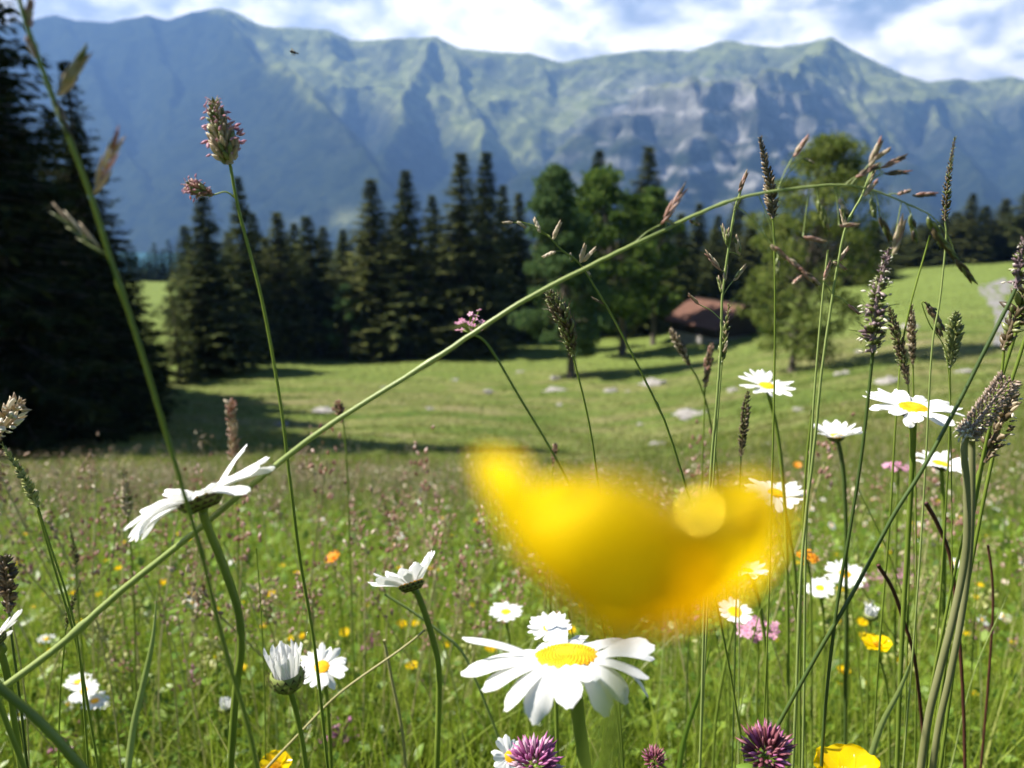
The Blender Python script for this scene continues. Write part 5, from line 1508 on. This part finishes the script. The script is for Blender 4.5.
    spike('pale dogstail spike before the dark left trees, left of the daisy', [(128, 516), (126, 492), (124, 468)], .70, 15, [(130, 540), (134, 600), (136, 700)], ('tan', 'greenglume'), 'comb', 60, 14, 2, 'stem', prof='taper', angle=.8, length=9)
    spike('small round brown head on a thin stalk right of the orchard grass stem', [(343, 420), (340, 411), (337, 401)], .7, 11, [(345, 440), (347, 470), (350, 560)], ('pinkbrown', 'brown'), 'dense', 36, 15, 1.6, 'stem', prof='round', angle=.7, length=7)
    spike('pale feathery panicle cut by the left edge', [(-8, 436), (6, 422), (20, 400)], .34, 30, [(-16, 450), (-30, 500), (-40, 600)], ('tan', 'anther'), 'whorl', 60, 16, 2, 'stem', prof='round', angle=.75, length=13)
    spike('bright green spike leaning left near the left edge', [(38, 507), (24, 478), (2, 444)], .34, 14, [(50, 545), (68, 600), (80, 660), (90, 790)], ('rattle', 'greenglume'), 'comb', 90, 17, 2.2, 'stem', prof='taper', angle=.75, length=10)
    spike('dark brown bristly spike at the left edge above the cut daisy', [(9, 612), (8, 585), (4, 556)], .30, 24, [(12, 640), (20, 700), (30, 790)], ('brown', 'brown'), 'comb', 60, 18, 2.5, 'stem_dark', prof='round', angle=.9, length=15)
    spike('slim green spike right of the yellow dots at the left', [(66, 628), (72, 604), (81, 580)], .42, 9, [(64, 650), (60, 700), (58, 790)], ('greenglume', 'brown'), 'dense', 60, 19, 1.8, 'stem', prof='taper', angle=.5, length=7)
    spike('tiny green spike above the slim green one at the left', [(76, 566), (74, 548), (70, 527)], .55, 9, [(78, 600), (84, 680), (88, 790)], ('greenglume', 'brown'), 'dense', 50, 20, 1.6, 'stem', prof='taper', angle=.5, length=7)
    spike('blurred brown spike slanting left of the upright brome', [(690, 366), (682, 350), (671, 330)], .62, 10, [(698, 380), (708, 410), (716, 460), (724, 560)], ('brown', 'tan'), 'dense', 60, 21, 2, 'stem', prof='round', angle=.4, length=8)
    spike('short brown spike beside the slanting blurred one', [(705, 388), (708, 366), (712, 344)], .62, 9, [(704, 420), (702, 480), (700, 600)], ('brown', 'pinkbrown'), 'dense', 50, 22, 1.8, 'stem', prof='round', angle=.4, length=8)
    spike('tiny rust red spike above the crown of the blurred buttercup', [(553, 466), (554, 456), (556, 443)], .6, 7, [(552, 500), (550, 600)], ('pinkbrown', 'brown'), 'dense', 34, 23, 1.6, 'stem', prof='round', angle=.5, length=5)
    spike('drooping dark green spikelet on the open right slope', [(925, 302), (934, 314), (940, 333)], .40, 9, [(922, 304), (930, 325), (945, 350), (950, 400), (952, 520)], ('brown', 'greenglume'), 'dense', 24, 24, 1.2, 'stem', prof='round', angle=.25, length=14)
    spike('loose brown open spike at the right edge beside bright green stems', [(1004, 350), (1013, 322), (1026, 292)], .32, 24, [(1002, 370), (996, 400), (980, 470), (962, 560), (940, 700)], ('brown', 'greenglume'), 'whorl', 50, 25, 3, 'stem', prof='top', angle=.8, length=17)
    spike('second loose brown spike cut by the right edge, below the plantain tip', [(984, 462), (1000, 425), (1016, 386)], .33, 26, [(976, 480), (962, 540), (945, 620), (930, 700), (925, 790)], ('brown', 'tan'), 'whorl', 90, 26, 3, 'stem', prof='round', angle=.8, length=12, anth=.2)
    # plantain
    pl = spike('thick grey pink plantain head bowing to the right edge', [(966, 436), (985, 412), (1010, 379)], .30, 28, [(964, 452), (967, 490), (966, 550), (955, 610), (940, 670), (928, 720), (918, 790)], ('plantain', 'plantain', 'anther'), 'dense', 330, 27, 7.5, 'stem_hair', name='plantain', cat='wild flower', prof='flat', angle=1.1, length=6)
    spike(None, [(976, 430), (970, 432), (962, 428)], .299, 20, [(974, 433), (972, 436)], ('tan', 'anther', 'anther'), 'dense', 50, 28, 3, 'stem_hair', prof='round', angle=1.1, length=10, anth=.5, part_of=pl, part_name='stamen_ruff')
    stalk('second olive plantain stalk running beside the first', [(972, 440), (972, 500), (969, 560), (961, 620), (949, 680), (938, 730), (930, 790)], .31, 6, 7, 'stem_hair')
    # stems without a head in sight
    stalk('bright green stem bundle at the right edge, left stem', [(1026, 300), (1012, 345), (1000, 385), (985, 450), (972, 520), (952, 620), (938, 720)], .33, 3.2, 3.8, 'stem')
    stalk('bright green stem bundle at the right edge, right stem', [(1034, 310), (1020, 355), (1006, 400), (990, 470), (976, 540), (958, 640), (944, 740)], .335, 3.2, 3.8, 'stem')
    stalk('dark red stalk in the grass at right, lower of two', [(878, 565), (893, 590), (905, 625), (914, 655), (920, 700)], .42, 4, 3, 'stem_red')
    stalk('dark red stalk in the grass at right, upper of two', [(926, 503), (938, 525), (950, 556), (956, 600)], .44, 4.5, 3, 'stem_red')
    stalk('thin dark red stalk right of the plantain stems', [(988, 545), (992, 575), (993, 610), (990, 660)], .5, 2.5, 2.5, 'stem_red')
    stalk('thick dark green stem running into the lower left corner', [(-12, 678), (0, 688), (43, 725), (82, 768), (110, 800)], .22, 9, 10, 'stem')
    stalk('green stem below the thick one in the lower left corner', [(-6, 690), (6, 722), (24, 768), (34, 800)], .24, 5, 6, 'stem')
    stalk('dry straw line rising from the bottom edge towards the half open daisy', [(425, 630), (400, 650), (340, 693), (300, 733), (267, 768), (250, 790)], .42, 2, 3.4, 'stem_straw')
    stalk('pale thin stem crossing below the half open daisy', [(384, 594), (410, 610), (440, 632), (462, 652), (480, 690)], .5, 2.5, 3, 'stem_light')
    stalk('thin dark stem leaning right at the upper left of the meadow', [(38, 510), (52, 560), (70, 620), (80, 660), (92, 730)], .36, 2, 3, 'stem')
    stalk('long thin green stem right of the dark slanting one', [(930, 235), (905, 330), (896, 420), (890, 520), (880, 640), (872, 760)], .42, 1.6, 2.6, 'stem')
    stalk('straw coloured stem just left of the half open daisy stem', [(384, 640), (392, 680), (402, 730), (408, 790)], .5, 3, 3.5, 'stem_straw')
    stalk('upright green stem under the side-on daisy', [(812, 410), (806, 470), (802, 560), (800, 660), (800, 790)], .46, 2, 3.2, 'stem')
    stalk('dark green stem beside the magenta clover on the right', [(757, 690), (764, 720), (758, 790)], .27, 5, 5, 'stem') if False else None
    wide_blade('broad bright green grass blade standing low at the left', [(157, 590), (152, 640), (141, 690), (132, 730), (124, 790)], .42, 9, 'stem_light')
    wide_blade('bent pale blade beside the two clovers at the bottom right', [(915, 650), (900, 690), (880, 730), (862, 790)], .36, 7, 'stem_light')
    wide_blade('folded green blade right of the small fading clover', [(712, 640), (700, 690), (684, 740), (676, 790)], .4, 6)
    # a tuft of tall plain stems, mostly on the right
    r = np.random.default_rng(12)
    for i in range(30):
        x = float(r.uniform(690, 1015)); y0 = float(r.uniform(470, 640)); k = float(r.normal(0, 52)); Yq = float(r.uniform(.42, .9))
        stalk('plain green grass stem in the dense tuft of the lower right', [(x + k, y0), (x + k * .40, y0 + 80), (x + k * .02, y0 + 170), (x - k * .1, 790)], Yq, .9, 1.9,
              ['stem', 'stem', 'stem_light', 'stem'][i % 4], group='plain stems of the lower right tuft')
    for i in range(22):
        x = float(r.uniform(0, 690)); y0 = float(r.uniform(540, 680)); k = float(r.normal(0, 34)); Yq = float(r.uniform(.45, .95))
        stalk('plain thin grass stem in the lower left and middle meadow', [(x + k, y0), (x + k * .45, y0 + 70), (x + k * .1, y0 + 150), (x, 790)], Yq, 1.1, 2.0,
              ['stem', 'stem_straw', 'stem_light', 'stem_dark'][i % 4], group='plain stems of the lower left and middle meadow')
    # fly
    c = at(293, 52, .55); m = pxm(293, 52, .55)
    o = thing('flying_insect', 'tiny dark insect flying before the mountain at upper left', 'insect', c)
    b = MB()
    ax = unit([.9, .1, -.25]); s = 7.5 * m
    b.lozenge(-ax * s * .1, ax * s * .55, s * .34, 0, 8, .4); b.lozenge(ax * s * .1, -ax * s * .5, s * .38, 0, 8, .35)
    e1, e2, _ = frame(ax)
    A = np.array([[ax * s * .6 + s * .13 * (math.cos(t) * ax + math.sin(t) * (e1 * math.cos(p) + e2 * math.sin(p))) for p in np.linspace(0, 6.283, 8, endpoint=False)] for t in np.linspace(.05, 3.1, 6)])
    b.grid(A, 0, True)
    for k in range(3):
        for sg in (-1, 1):
            p = ax * s * (.25 - .18 * k); b.tube([p, p + np.array([0, sg * .12 * s, -.22 * s]), p + np.array([-.05 * s, sg * .16 * s, -.42 * s])], s * .02, 0, 4)
    b.build('body', [M['fly']], o)
    for sg in (-1, 1):
        w = MB(); e = unit([-.35, sg * .55, .75])
        w.grid(petal_grid(ax * s * .12, e, unit(np.cross(e, ax)), 0, s * .62, s * .26, .0, .1, .05, 0, 0, 6, 4, 0, 1)); w.build('wing', [M['wing']], o)


# ------------------------------------------------------------------ all of it
build_world()
build_ground(); build_path(); build_lake(); build_mountains(); build_haze()
build_trees(); build_hut(); build_rocks()
build_cover(); build_scatter(); build_heroes()

scn.view_settings.view_transform = 'Standard'; scn.view_settings.look = 'None'
scn.view_settings.exposure = 1.47; scn.view_settings.gamma = 1.0
scn.view_settings.use_curve_mapping = False
scn.render.engine = 'CYCLES'
c = scn.cycles
c.use_denoising = True
try: c.denoiser = 'OPENIMAGEDENOISE'
except Exception: pass
c.max_bounces = 5; c.diffuse_bounces = 3; c.glossy_bounces = 2; c.transmission_bounces = 3; c.volume_bounces = 0; c.transparent_max_bounces = 4
c.use_adaptive_sampling = True; c.adaptive_threshold = .02
c.sample_clamp_indirect = 6
c.caustics_reflective = False; c.caustics_refractive = False
